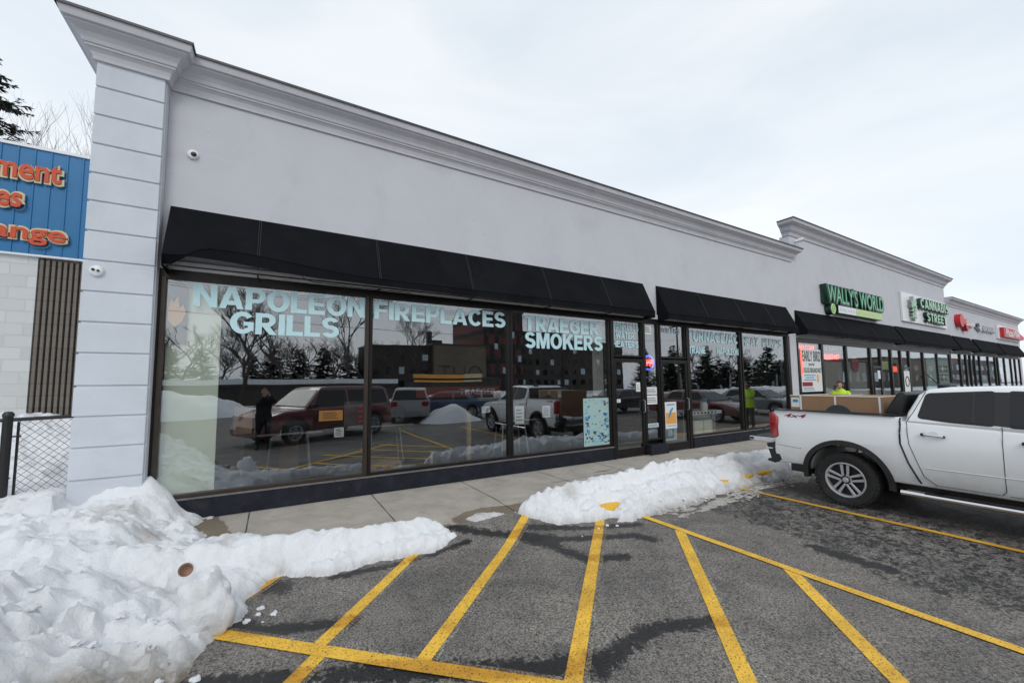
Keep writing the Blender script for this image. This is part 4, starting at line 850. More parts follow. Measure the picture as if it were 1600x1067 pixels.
sn = thing('lit_red_sign', 'glowing red sign above the breakfast poster', 'neon sign', (15.6, .3, 2.75)); sub(sn, 'face', MB().box(15.35, 16.8, .12, .16, 2.78, 2.98), M['red_blk']); sub(sn, 'lettering', text_mb('WELCOME', 15.5, 16.7, 2.8, 2.95, .10, .01, .01), M['lamp_red'], fix=False)
sn = thing('breakfast_sign', 'red BREAKFAST window sign with dark band behind', 'sign', (17.2, .3, 2.5)); sub(sn, 'face', MB().box(17.1, 18.75, .10, .12, 2.42, 2.76), M['red_blk']); sub(sn, 'lettering', text_mb('BREAKFAST', 17.15, 18.6, 2.48, 2.68, .085, .01, .02), M['lamp_red'], fix=False); sub(sn, 'top_line', text_mb('ALL DAY', 17.2, 18.4, 2.80, 2.95, .085, .01, .02), M['pink'], fix=False)
sn = thing('round_sign', 'round dark red sign hung on the shade of the third cafe window', 'sign', (19.9, .1, 2.3)); sub(sn, 'disc', MB().lathe([(.001, .07), (.33, .07), (.33, .09), (.001, .09)], 24, 'y', (19.9, 0, 2.36)), M['red_blk']); sub(sn, 'lettering', text_mb('OPEN', 19.66, 20.14, 2.28, 2.44, .055, .01, .02), M['red'], fix=False)
panel('teal_window_film', 'pale teal film covering the left cannabis shop window', 'window film', 28.0, 29.42, .5, 3.0, .034, 'teal_film')
panel('hours_window_film', 'pale teal film with black lines of text in the last cannabis shop window', 'window film', 29.6, 31.5, .5, 3.0, .034, 'teal_film', [('text_lines', MB().box(29.85, 31.3, .028, .032, 2.30, 2.42).box(29.9, 31.3, .028, .032, 2.06, 2.2).box(29.95, 31.2, .028, .032, 1.88, 1.95).box(30, 31.0, .028, .032, 1.62, 1.76), 'ink')])
panel('leaf_door_poster', 'white poster with a green ring on the cannabis shop door', 'poster', 24.66, 25.38, 1.1, 2.1, -.02, 'paper', [('ring', MB().tube([(25.02 + .22 * cos(a * pi / 12), -.024, 1.62 + .22 * sin(a * pi / 12)) for a in range(25)], .022, 6), 'green_side')])
panel('green_window_notice', 'bright green notice in the narrow window beside the cafe door', 'notice', 22.4, 23.2, 2.15, 2.5, .06, 'lime'); panel('pink_window_sign', 'small pink lit sign in the narrow window beside the cannabis door', 'sign', 23.55, 24.2, 2.05, 2.3, .06, 'lamp_red'); panel('cafe_door_notice', 'small white card on the cafe door', 'notice', 21.75, 22.02, 1.75, 2.1, -.02, 'paper')
# signs
ws = thing('green_lettered_sign', "dark backed sign reading WALLY'S WORLD in green letters over a pale strip", 'sign', (17.2, 0, 4.3))
mb = MB().box(17.22, 22.22, -.14, -.002, 4.56, 5.02); sub(ws, 'raceway', text_mb("WALLY'S WORLD", 17.1, 22.33, 4.49, 5.24, -.22, .2, .07), M['green_side'], fix=False); sub(ws, 'backing', MB().box(17.15, 22.2, -.10, -.002, 4.54, 5.0), M['green_side'])
sub(ws, 'lettering', text_mb("WALLY'S WORLD", 17.2, 22.23, 4.56, 5.18, -.235, .012, -.0), M['green_face'], fix=False)
sub(ws, 'strip_box', MB().box(18.0, 22.05, -.20, -.002, 4.19, 4.50), M['green_side']); sub(ws, 'white_strip', MB().box(18.02, 19.55, -.21, -.202, 4.21, 4.48), M['white']); sub(ws, 'lime_strip', MB().box(19.57, 22.03, -.21, -.202, 4.21, 4.48), M['lime'])
sub(ws, 'strip_text', text_mb('BREAKFAST & LUNCH', 18.15, 21.8, 4.28, 4.41, -.214, .003, 0), M['vinyl2'], fix=False)
sub(ws, 'emblem_case', MB().lathe([(.001, -.20), (.22, -.20), (.22, -.002), (.001, -.002)], 24, 'y', (17.6, 0, 4.33)), M['green_side'], smooth=True); sub(ws, 'emblem', MB().lathe([(.001, -.21), (.19, -.21), (.19, -.202), (.001, -.202)], 24, 'y', (17.6, 0, 4.33)), M['lime'])
mb = MB().tube([(17.6 + .09 * cos(a * pi / 8), -.215, 4.33 + .12 * sin(a * pi / 8)) for a in range(17)], .012, 5).box(17.53, 17.67, -.22, -.212, 4.32, 4.345); sub(ws, 'emblem_mark', mb, M['green_face'])
cs = thing('leaf_sign', 'white panel sign with green leaf reading CANNABIS STREET', 'sign', (25, 0, 4.4))
sub(cs, 'panel', MB().box(24.95, 31.35, -.08, -.002, 4.41, 5.78), M['white'], bevel=.01)
for (tx, a, b_, c, d_) in (('CANNABIS', 26.85, 31.25, 5.13, 5.66), ('STREET', 27.65, 30.75, 4.52, 5.03)):
    sub(cs, 'letter_case', block_text(tx, a - .03, b_, c, d_, -.22, .138, .05), M['green_side']); sub(cs, 'lettering', block_text(tx, a + .04, b_ - .08, c + .045, d_ - .045, -.232, .008, .18), M['pale_green'])
def leaf(cx, cz, s):
    pts = []
    for k, (ang, ln) in enumerate([(-115, .45), (-62, .62), (-35, .82), (0, 1.0), (35, .82), (62, .62), (115, .45)]):
        a = R(90 - ang)
        d = V((cos(a), sin(a))); n_ = V((-d.y, d.x)); w = .11 * ln + .02
        pts.append((d, n_, ln, w))
    return pts
mb = MB(); mb2 = MB()
for (cz0, sc0, flip) in ((5.02, .62, 1), (4.86, .42, -1)):
    for d, n_, ln, w in leaf(0, 0, 1):
        poly = []
        for t, ww in ((0, .2), (.25, .75), (.5, 1), (.75, .6), (1, 0)): poly.append(d * ln * t * sc0 + n_ * w * ww * sc0)
        for t, ww in ((.75, .6), (.5, 1), (.25, .75), (0, .2)): poly.append(d * ln * t * sc0 - n_ * w * ww * sc0)
        pl = [(26.0 + p.x * 1.25, cz0 + p.y * flip) for p in poly]
        mb.prism(pl, 'y', -.225 - .002 * flip, -.20); mb2.prism(pl, 'y', -.198, -.082)
sub(cs, 'leaf_case', mb2, M['steel']); sub(cs, 'leaf', mb, M['pale_green'])
# ================================================================== THIRD BUILDING
B3 = thing('end_shop_building', 'lower far end shop section with three small signs and end pier', 'shop', (31.7, 0, 0))
sub(B3, 'wall', MB().box(31.693, 49.2, .006, .3, 3.2, 5.74).box(48.45, 49.2, -.006, .3, 0, 3.2).box(49.0, 49.2, .3, 10, 0, 5.74), M['stucco']); p3_ = [(31.693, .5), (31.693, .006), (49.2, .006), (49.2, 8)]
sub(B3, 'cornice', sweep(p3_[1:], 5.74, PROF), M['cornice']); sub(B3, 'cap_flashing', sweep(p3_[1:], 5.74 + .427, FL), M['flashing'])
sub(B3, 'plinth', MB().box(31.7, 48.4, -.04, .1, -.02, .4), M['plinth'], bevel=.006); sub(B3, 'header', MB().box(31.7, 48.45, -.02, .1, 3.12, 3.195), M['bronze']); sub(B3, 'interior', MB().box(31.7, 48.4, 5, 5.1, 0, 3.5).box(31.7, 48.4, .2, 5, 3.4, 3.5), M['inside'])
m3 = [31.7, 33.5, 34.65, 35.5, 36.4, 37.5, 39.5, 41.2, 41.9, 43.7, 45.6, 46.9, 48.4]
for a, b_ in zip(m3[:-1], m3[1:]): window(B3, a + .08, b_ - .08, .46, 3.09, .08)
for i, (a, b_, z0, z1, mm, lab) in enumerate([(32, 33.3, 2.6, 3.0, 'pink', 'pink and white notice high in the first end shop window'), (38, 39.3, .8, 1.9, 'vinyl2', 'pale sheet in the end shop window below the silver sign'), (42.1, 43.4, 2.0, 2.5, 'paper', 'white notice in the pizza shop window'), (43.95, 45.4, .6, 3.0, 'grey_shade', 'grey blind in the pizza shop window'), (34.75, 35.3, .7, 2.0, 'paper', 'white poster in the narrow end shop window'), (39.6, 41.0, 1.8, 2.6, 'vinyl2', 'pale notice beside the pizza shop door')]): panel('shop_notice', lab, 'notice', a, b_, z0, z1, .06, mm)
rs = thing('round_red_sign', 'red cut out sign with round badge and white script, third from right', 'sign', (34, 0, 4.8))
mb = MB().lathe([(.001, -.24), (.37, -.24), (.37, -.004), (.001, -.004)], 20, 'y', (33.45, 0, 5.0)); mb.prism([(33.5, 4.74), (35.6, 4.66), (36.0, 4.86), (35.6, 5.0), (34.9, 5.0), (34.8, 5.16), (33.8, 5.18)], 'y', -.16, -.006); mb.prism([(34.1, 4.8), (34.9, 4.75), (34.5, 4.45)], 'y', -.22, -.008)
sub(rs, 'shape', mb, M['red']); sub(rs, 'lettering', text_mb('Smokes', 34.0, 35.75, 4.74, 5.0, -.285, .02, .02, shear=.2), M['paper'], fix=False)
ss = thing('silver_lettered_sign', 'silver letters with small emblem on the far stucco wall', 'sign', (38, 0, 4.8)); sub(ss, 'lettering', text_mb('NIRVANA', 38.2, 41.2, 4.66, 5.02, -.14, .13, .02), M['silver_letter'], fix=False)
sub(ss, 'emblem', MB().prism([(36.9, 4.86), (37.3, 4.74), (37.6, 4.95), (37.4, 5.12), (38.0, 5.16), (38.0, 4.66), (37.7, 4.62), (37.5, 4.70)], 'y', -.14, -.004), M['silver_letter'])
ps = thing('pizza_sign', 'white panel sign with PIZZAVILLE on a red block at the far end', 'sign', (42.3, 0, 4.4)); sub(ps, 'panel', MB().box(42.2, 48.8, -.08, .0, 4.40, 5.34), M['white']); sub(ps, 'red_block', MB().prism([(42.8, 4.52), (48.6, 4.52), (48.9, 4.75), (47.6, 4.95), (46.6, 5.18), (44.6, 5.2), (42.8, 5.18)], 'y', -.28, -.084), M['red']); sub(ps, 'lettering', text_mb('PizzaVille', 43.3, 47.3, 4.60, 5.10, -.30, .015, .02), M['paper'], fix=False)
# ================================================================== LEFT NEIGHBOUR
NB = thing('blue_fascia_building', 'white block building with bright blue metal fascia beyond the fence', 'building', (-4, 3, 0))
sub(NB, 'wall', MB().box(-16, -3.49, 2.98, 3.3, 0, 3.93), M['white_block'])
mb = MB().box(-3.489, -2.05, 3.03, 3.3, 0, 3.90); x = -3.47
while x < -2.1:
    mb.prism([(x, 3.031), (x + .008, 2.97), (x + .05, 2.965), (x + .058, 3.031)], 'z', 0, 3.90); x += .071
sub(NB, 'ribbed_panel', mb, M['rib'])
mb = MB().box(-16, -2.05, 2.93, 3.29, 3.965, 5.78); sub(NB, 'fascia', mb, M['blue']); mb = MB(); x = -15.9
while x < -2.1:
    mb.box(x, x + .028, 2.918, 2.931, 3.966, 5.779); x += .195
sub(NB, 'fascia_ribs', mb, M['blue'], bevel=.004, seg=1)
sub(NB, 'trim', MB().box(-16, -2.05, 2.90, 3.3, 5.781, 5.83).box(-16, -2.05, 2.91, 3.3, 3.932, 3.963), M['white']); sub(NB, 'roof', MB().box(-16, -2.05, 3.31, 12, 5.6, 5.78), M['flashing'])
bs = thing('red_lettered_sign', 'cream edged red raised letters on the blue fascia', 'sign', (-3.7, 2.9, 4.9))
for tx, a, b_, c, d_ in (('ment', -4.03, -3.255, 5.21, 5.52), ('es', -3.98, -3.69, 4.71, 4.95), ('ange', -4.0, -3.15, 4.11, 4.38)):
    sub(bs, 'letter_back', text_mb(tx, a - .04, b_ + .035, c - .035, d_ + .035, 2.875, .03, .06), M['cream'], fix=False); sub(bs, 'lettering', text_mb(tx, a, b_, c, d_, 2.855, .018, .02), M['orange_red'], fix=False)
# fence
FN = thing('chain_link_fence', 'black chain link fence standing in snow left of the pilaster', 'fence', (-2.5, -.1, 0))
pa, pb = V((-2.01, .05, 0)), V((-2.52, -.12, 0)); pc = V((-4.6, -.5, 0))
for p in (pb, pc, pa + V((-.03, .02, 0))): 
    if p is pc or p is pb: sub(FN, 'post', MB().lathe([(.040, .0), (.040, 1.42), (.046, 1.42), (.046, 1.45), (.03, 1.475), (.001, 1.48)], 14, 'z', (p.x, p.y, 0)), M['black'], smooth=True)
sub(FN, 'rail', MB().tube([pa + V((0, 0, 1.395)), pb + V((0, 0, 1.385))], .021, 8), M['black'], smooth=True); sub(FN, 'rail', MB().tube([pb + V((0, 0, 1.385)), pc + V((0, 0, 1.34))], .021, 8), M['black'], smooth=True)
sub(FN, 'frame_rod', MB().tube([pb + V((.075, .025, .3)), pb + V((.075, .025, 1.36))], .012, 6).tube([pb + V((-.08, -.02, .3)), pb + V((-.08, -.02, 1.36))], .012, 6).tube([pb + V((.0, 0, 1.2)), pb + V((.1, .03, 1.2))], .01, 6).tube([pb + V((-.1, -.02, .75)), pb + V((.05, 0, .75))], .01, 6), M['black'])
def link(a, b_, z0, z1, st):
    mb = MB(); Lh = (b_ - a).length; d = (b_ - a).normalized(); H_ = z1 - z0; n_ = V((d.y, -d.x, 0))
    k = -H_
    while k < Lh:
        for sg in (1, -1):
            u0, u1 = (k, k + H_)
            t0, t1 = max(u0, 0), min(u1, Lh)
            if t1 - t0 > .02:
                za, zb = (z0 + (t0 - u0), z0 + (t1 - u0)) if sg == 1 else (z1 - (t0 - u0), z1 - (t1 - u0))
                mb.tube([a + d * t0 + n_ * .004 * sg + V((0, 0, za)), a + d * t1 + n_ * .004 * sg + V((0, 0, zb))], .0024, 3, cap=False)
        k += st
    return mb
sub(FN, 'mesh', link(pa, pb + V((.07, .02, 0)), .25, 1.37, .078), M['black'], fix=False); sub(FN, 'mesh', link(pb + V((-.08, 0, 0)), pc, .25, 1.33, .078), M['black'], fix=False)
# ================================================================== TREES
def bare_tree(name, x, y, h, seed, lab, group, spread=.5, depth=6, r0=.16, z0=-.2, stems=1, lean=0):
    random.seed(seed); tr = thing(name, lab, 'tree', (x, y, z0), group=group); trunk = MB(); crown = MB()
    def grow(p, d, ln, r, lev):
        mb = trunk if lev == 0 else crown; q = p; pts = [p]; rs_ = [r]; n_ = 3
        for i in range(n_):
            d = (d + V((random.gauss(0, .10), random.gauss(0, .10), .05))).normalized(); q = q + d * ln / n_; pts.append(q); rs_.append(r * (1 - .38 * (i + 1) / n_))
        mb.tube(pts, rs_, 6 if lev < 2 else 3, cap=False)
        if lev >= depth: return
        for k in range(random.choice((2, 3, 3)) if lev < depth - 1 else 3):
            t = random.uniform(.45, 1.0) if k else 1.0; b_ = pts[0].lerp(pts[-1], t) if k else pts[-1]
            a = random.uniform(0, 2 * pi); sp = spread * random.uniform(.55, 1.25)
            nd = (d + V((cos(a), sin(a), random.uniform(-.15, .45))) * sp).normalized()
            grow(b_, nd, ln * random.uniform(.62, .82), r * (random.uniform(.5, .66) if depth < 7 else random.uniform(.58, .74)), lev + 1)
    for s in range(stems):
        b0 = V((x + random.uniform(-.5, .5) * (stems > 1), y + random.uniform(-.5, .5) * (stems > 1), z0)); grow(b0, V((random.gauss(0, .12) * (stems > 1) + lean, random.gauss(0, .1) * (stems > 1), 1)).normalized(), h * .30, r0, 0)
    sub(tr, 'trunk', trunk, M['bark'], fix=False); sub(tr, 'crown', crown, M['twig'], fix=False); return tr
def conifer(x, y, h, rad, seed, lab, group, n_w=26, dens=1.0, z0=-.2, z_start=.1, leaf_s=.22):
    random.seed(seed); tr = thing('conifer', lab, 'tree', (x, y, z0), group=group); tk = MB().tube([(x, y, z0), (x + .05, y, z0 + h * .5), (x, y, z0 + h)], [.02 * h, .012 * h, .01], 7, cap=False); cr_ = MB()
    for w in range(n_w):
        f = z_start + (1 - z_start) * (w / n_w); zz = z0 + h * f; rr = rad * (1 - f) ** .8 * random.uniform(.8, 1.1) + .08
        for b_ in range(random.choice((5, 6, 7))):
            a = random.uniform(0, 2 * pi); ln = rr * random.uniform(.65, 1.12); pts = []
            for i in range(5): t = i / 4; pts.append(V((x + cos(a) * ln * t, y + sin(a) * ln * t, zz - ln * .22 * sin(t * 2.2) + ln * .12 * t * t)))
            cr_.tube(pts, [.02 * (1 - i / 5) + .004 for i in range(5)], 3, cap=False)
            m_ = max(5, int(ln * 13 * dens))
            for q in range(m_):
                t = random.uniform(.12, 1.0); i = min(3, int(t * 4)); p = pts[i].lerp(pts[i + 1], t * 4 - i)
                s = leaf_s * random.uniform(.5, 1.1) * (.6 + .5 * (1 - t)); sa = a + random.choice((-1, 1)) * random.uniform(.3, 1.2); dd = V((cos(sa), sin(sa), random.uniform(-.55, .15))); n_ = V((-dd.y, dd.x, random.uniform(-.4, .4))).normalized() * s * (.22 if leaf_s < .5 else .34)
                cr_.add([p, p + dd * s * .5 + n_, p + dd * s, p + dd * s * .5 - n_], [(0, 1, 2, 3)])
    sub(tr, 'trunk', tk, M['bark'], fix=False); sub(tr, 'crown', cr_, M['needles'], fix=False); return tr
# behind the blue building (seen directly at the upper left)
conifer(-8.2, 12, 12.9, 4.9, 4, 'dark conifer with drooping twigs behind the blue fascia at the left edge', None, n_w=34, dens=4, z_start=.3, leaf_s=.26)
for i, (x, y, h, lab) in enumerate([(-7.5, 13.5, 11.8, 'leafless bushy tree behind the blue fascia nearest the conifer'), (-6.3, 14.5, 13.1, 'middle leafless tree rising behind the blue fascia'), (-5.3, 13.5, 11.3, 'leafless tree behind the blue fascia nearest the pilaster')]): bare_tree('bare_tree', x, y, h, 20 + i, lab, 'bare trees behind the blue building', .34, 6, .07, stems=3)
# across the lot, seen in the glass
for i, (x, y, h, lab) in enumerate([(-2.3, -33, 13.5, 'large leafless tree across the lot mirrored left in the first window'), (1.2, -42, 14.0, 'leafless tree across the lot mirrored beside the grills lettering'), (8.0, -47, 16.5, 'wide leafless tree across the lot mirrored at the first mullion'), (21.0, -58, 15.5, 'leafless tree in front of the tan mural wall')]): bare_tree('bare_tree', x, y, h, 40 + i, lab, 'bare trees across the parking lot', .72, 7, .20)
k = 0
for (x, y, h, r_) in sorted([(-20, -56, 7.0, 4.5), (-12, -60, 7.6, 4.5), (0, -61, 7.4, 5), (6.5, -60, 7.8, 4.5), (12, -59, 6.8, 4), (71, -50, 6.4, 5), (84, -50, 7.0, 5.5), (93, -52, 7.2, 6), (106, -50, 7.4, 6), (118, -50, 7.6, 6), (-16, -58, 6.5, 3), (-8, -57, 7, 3.5), (-2.5, -58, 6.2, 3), (3, -57, 7.2, 4), (9.5, -58, 6.4, 3.6), (62, -48, 8.6, 4), (67, -45, 9.2, 3.6), (74, -48, 6.5, 4), (79, -46, 9.8, 4), (88, -47, 6.6, 4.4), (96, -48, 7.5, 5), (101, -45, 10.6, 5), (111, -48, 6.8, 5), (125, -50, 8, 5)]):
    k += 1; lab = ['', 'leftmost', 'second', 'third', 'fourth', 'fifth', 'sixth', 'seventh', 'eighth', 'ninth', 'tenth', 'eleventh', 'twelfth', 'thirteenth', 'fourteenth', 'fifteenth', 'sixteenth', 'seventeenth', 'eighteenth', 'nineteenth', 'twentieth', 'twenty first', 'twenty second', 'twenty third', 'twenty fourth'][k] + ' dark evergreen from the left across the road, mirrored in the glass'
    if k <= 3: t_ = conifer(0, 0, 8, 3.6, 60 + k, lab, 'evergreens across the road', n_w=30, dens=1.3, leaf_s=.62, z_start=.03, z0=0); CB = (CB if k > 1 else []) + [t_]
    else: t_ = copy_tree(CB[k % 3], None, lab)
    t_.location = (x, y, -.28); t_.rotation_euler = (0, 0, k * 1.3); t_.scale = (r_ / 3.6, r_ / 3.6, h / 8)
    for c_ in t_.children: c_.location = (0, 0, 0)
BT = bare_tree('bare_tree', 0, 0, 12, 77, 'leafless tree in the row behind the snowy shed, nearest the left', 'bare trees behind the shed', .68, 7, .2, z0=0)
for i, (x, y, sc0) in enumerate([(-13, -52, .9), (-9, -54, 1.05), (-5.5, -51, .85), (-1.5, -55, 1.1), (3.5, -53, .95), (7, -55, 1.0), (11, -53, .9), (15.5, -56, 1.0), (49, -54, 1.25), (55, -52, 1.1), (86, -56, 1.15), (96, -60, 1.2), (110, -58, 1.2)]):
    t_ = BT if i == 0 else copy_tree(BT, None, 'leafless tree in the row behind the snowy shed, ' + ['', 'second', 'third', 'fourth', 'fifth', 'sixth', 'seventh', 'eighth', 'ninth', 'tenth', 'eleventh', 'twelfth', 'thirteenth'][i] + ' from the left')
    t_.location = (x, y, -.28); t_.rotation_euler = (0, 0, i * 2.1); t_.scale = (sc0, sc0, sc0 * .75)
    for c_ in t_.children: c_.location = (0, 0, 0)
# ================================================================== BUILDINGS ACROSS THE ROAD
def bldg(x0, x1, y0, y1, z1, m, lab, rows=0, cols=0, name='apartment_block', wm='car_glass'):
    b_ = thing(name, lab, 'building', ((x0 + x1) / 2, y1, 0)); sub(b_, 'wall', MB().box(x0, x1, y0, y1, -.28, z1), M[m]); sub(b_, 'roof', MB().box(x0 - .2, x1 + .2, y0, y1 + .2, z1, z1 + .25), M['flashing'])
    for r in range(rows):
        for c in range(cols):
            xx = x0 + (x1 - x0) * (c + .25) / cols; zz = 1.2 + (z1 - 1.5) * r / rows; w = (x1 - x0) / cols * .45
            sub(b_, 'window', MB().box(xx, xx + w, y1 - .05, y1 + .05, zz, zz + (z1 - 1.5) / rows * .5), M['vinyl2' if (r * 3 + c) % 5 == 0 else wm])
    return b_
bldg(-9, 12, -46, -40, 1.55, 'dark_wall', 'long low dark shed across the road with snow on its roof', name='low_building'); tag(build('roof_snow', MB().box(-9.25, 12.25, -46, -39.75, 1.802, 2.3), M['snow_far']), 'band of snow lying on the long low shed roof', 'snow')
bldg(13.5, 24, -72, -62, 8.1, 'dark_wall', 'dark wing of the apartment block behind the bare tree', 3, 5)
tb = bldg(24.05, 34.3, -72, -61, 8.5, 'tan_wall', 'tan block with big painted letters across the road')
sub(tb, 'mural', text_mb('OHT', -33.5, -25, 1.9, 4.9, 60.9, .05, -.02).xf(Matrix.Rotation(pi, 4, 'Z')), M['dark_wall'], fix=False)
sub(tb, 'chimney', MB().box(25, 25.8, -68, -67, 8.7, 11.8).box(25.8, 28, -68, -67, 8.7, 10), M['dark_wall'])
bldg(35.5, 44.5, -80, -64, 16, 'brick_red', 'tall red brick apartment tower across the road', 6, 5); bldg(45, 56, -84, -66, 12.5, 'dark_wall', 'grey brown apartment tower right of the red brick one', 5, 6)
fs = bldg(17, 30, -53, -49, 2.3, 'dark_wall', 'low shop across the road with orange and yellow fascia', name='low_shop'); sub(fs, 'fascia', MB().box(17, 24.5, -49.3, -48.8, 2.0, 3.1), M['poster_orange']); sub(fs, 'yellow_panel', MB().box(24.5, 27.5, -49.3, -48.8, 2.0, 3.2), M['cream'])
rf = MB(); random.seed(9)
for i in range(13):
    x = 60 + i * 4.5 + random.uniform(-1, 1); y = -36 - random.uniform(0, 6); h = random.uniform(.9, 1.8) if i % 4 else 3.2
    tp = thing('headstone', ['first', 'second', 'third', 'fourth', 'fifth', 'sixth', 'seventh', 'eighth', 'ninth', 'tenth', 'eleventh', 'twelfth', 'thirteenth'][i] + ' grey headstone from the left in the snowy graveyard', 'headstone', (x, y, -.28), group='headstones in the snowy graveyard')
    sub(tp, 'base', MB().box(x - .5, x + .5, y - .25, y + .25, -.28, .0), M['granite']); sub(tp, 'slab', MB().prism([(x - .3, 0), (x + .3, 0), (x + .26, h * .8), (x, h), (x - .26, h * .8)], 'y', y - .1, y + .1), M['granite'])
bldg(57, 76, -84, -67, 11.0, 'dark_wall', 'dark brown apartment block beside the grey brown tower', 4, 8)
bldg(101, 132, -40, -31, 5.6, 'dark_wall', 'long brown shop row far to the right across the road', 1, 9, name='low_shop'); bldg(136, 190, -52, -34, 7.2, 'tan_wall', 'tan two storey block far to the right across the road', 2, 9)
bldg(205, 290, -70, -40, 9.0, 'dark_wall', 'farthest dark block to the right across the road', 2, 10)
# utility poles and wires
for i, (x, lab) in enumerate([(-14, 'wooden utility pole across the lot, left one'), (48, 'wooden utility pole across the lot, right one')]):
    u = thing('utility_pole', lab, 'pole', (x, -29.5, 0), group='utility poles along the road'); sub(u, 'shaft', MB().tube([(x, -29.5, -.3), (x, -29.5, 10)], [.16, .1], 8), M['bark']); sub(u, 'crossarm', MB().box(x - .06, x + .06, -30.6, -28.4, 9.2, 9.35), M['bark'])
mb = MB()
for yy, zz in ((-30.5, 9.4), (-29.5, 9.4), (-28.5, 9.4), (-29.5, 7.4)): mb.tube([(-14 + 62 * t / 16, yy, zz - .9 * (1 - (2 * t / 16 - 1) ** 2)) for t in range(17)], .016, 4)
tag(build('power_line', mb, M['black']), 'power lines strung along the road between two poles', 'power line')
# snow heaps across the lot
def heap(x, y, rx, ry, h, seed, lab):
    st = .25; mb = MB(); nx = int(2.4 * rx / st) + 1; ny = int(2.4 * ry / st) + 1; zz = []
    for j in range(ny):
        for i in range(nx):
            px = x - 1.2 * rx + i * st; py = y - 1.2 * ry + j * st; q = 1 - ((px - x) / rx) ** 2 - ((py - y) / ry) ** 2
            mb.v.append((px, py, ZA - .04 + (h * max(q, -.2) + .25 * fbm(px, py, 1.1, 3, seed) * max(0, min(1, q * 3)))))
    for j in range(ny - 1):
        for i in range(nx - 1): mb.f.append((j * nx + i, j * nx + i + 1, (j + 1) * nx + i + 1, (j + 1) * nx + i))
    tag(build('snow_heap', mb, M['snow_far'], fix=False, smooth=True), lab, 'snow heap')
heap(7.7, -12.2, 1.7, 1.0, .75, 1, 'grey white snow heap in front of the blue sedan across the lane'); heap(17, -26, 14, 2.0, 1.1, 2, 'long ploughed snow ridge along the far side of the lot'); heap(60, -25, 20, 2.0, 1.0, 3, 'long snow ridge in front of the graveyard'); heap(-6, -24, 6, 2.5, 1.5, 4, 'big snow heap at the far left of the lot')
# ================================================================== VEHICLES
def wheel(parent, u, v, z, r, w, side, spokes=5, detail=True, local=True):
    """side=-1: outer face towards -v"""
    tp = MB(); ww = w / 2; prof = [(r * .64, -ww * .8), (r * .80, -ww * 1.0), (r * .93, -ww * .98), (r * .985, -ww * .80), (r, -ww * .6), (r, ww * .6), (r * .985, ww * .80), (r * .93, ww * .98), (r * .80, ww), (r * .64, ww * .8)]
    tp.lathe(prof + [prof[0]], 48, 'y', (u, v, z), caps=False); wl = bpy.data.objects.new('wheel', None); COL.objects.link(wl); wl.parent = parent
    if detail:
        for k in range(44):
            a = 2 * pi * k / 44; mm = Matrix.Translation((u, v, z)) @ Matrix.Rotation(a, 4, 'Y'); s0 = len(tp.v)
            off = .5 if k % 2 else 0
            tp.box(-.018, .018, -ww * .96, -ww * .45, r * .955, r * 1.012); tp.box(-.016, .016, -ww * .35 + off * .03, ww * .3, r * .99, r * 1.012); tp.box(-.018, .018, ww * .45, ww * .96, r * .955, r * 1.012); tp.xf(mm, s0)
    build('tyre', tp, M['rubber'], wl, smooth=True, local=True)
    s = side; rim = MB(); rr = r * .64
    rim.lathe([(rr * 1.03, v + s * ww * .86), (rr * .97, v + s * ww * .90), (rr * .92, v + s * ww * .78), (rr * .90, v + s * ww * .2), (rr * .88, v + s * ww * .15)], 40, 'y', (u, 0, z)) if False else None
    def ring(mb, pr, n=40):
        o = len(mb.v)
        for (q, h) in pr:
            for j in range(n): a = 2 * pi * j / n; mb.v.append((u + q * cos(a), v + s * h, z + q * sin(a)))
        for i in range(len(pr) - 1):
            for j in range(n): mb.f.append((o + i * n + j, o + i * n + (j + 1) % n, o + (i + 1) * n + (j + 1) % n, o + (i + 1) * n + j))
    ring(rim, [(rr * 1.04, ww * .80), (rr * 1.03, ww * .92), (rr * .96, ww * .92), (rr * .93, ww * .80), (rr * .91, 0), (rr * .91, -ww * .6)])
    for k in range(spokes):
        for dd in (-.155, .155):
            a = 2 * pi * k / spokes + pi / 2 + dd * .55; s0 = len(rim.v); 
            rim.prism([(-.013, rr * .22), (.013, rr * .22), (.020, rr * .95), (-.020, rr * .95)], 'y', s * (ww * .62), s * (ww * .80))
            for i in range(s0, len(rim.v)):
                p = rim.v[i]; ang = 2 * pi * k / spokes; ox = p[0] + (.034 if dd > 0 else -.034) * (.75 + .5 * p[2] / rr); q = (ox * cos(ang) - p[2] * sin(ang), ox * sin(ang) + p[2] * cos(ang)); rim.v[i] = (u + q[0], v + p[1], z + q[1])
    o1 = build('rim', rim, M['alloy'], wl, local=True, bevel=.004, seg=1)
    dk = MB().lathe([(.001, v + s * ww * .3), (rr * .90, v + s * ww * .3), (rr * .90, v + s * ww * .25), (.001, v + s * ww * .25)], 32, 'y', (u, 0, z)); dk.lathe([(.001, v + s * ww * .60), (rr * .30, v + s * ww * .62), (rr * .30, v + s * ww * .3), (.001, v + s * ww * .3)], 20, 'y', (u, 0, z)); build('brake_disc', dk, M['alloy_dark'], wl, local=True)
    hb = MB().lathe([(.001, v + s * ww * .86), (rr * .13, v + s * ww * .85), (rr * .16, v + s * ww * .78), (rr * .16, v + s * ww * .60), (.001, v + s * ww * .6)], 20, 'y', (u, 0, z))
    for k in range(6): a = 2 * pi * k / 6 + .3; hb.lathe([(.001, v + s * ww * .76), (.011, v + s * ww * .76), (.012, v + s * ww * .6), (.001, v + s * ww * .6)], 8, 'y', (u + rr * .27 * cos(a), 0, z + rr * .27 * sin(a)))
    build('hub_cap', hb, M['alloy'], wl, local=True, smooth=True)
    return wl
def arc(cx, cz, r, a0, a1, n=14): return [(cx + r * cos(R(a0 + (a1 - a0) * i / n)), cz + r * sin(R(a0 + (a1 - a0) * i / n))) for i in range(n + 1)]
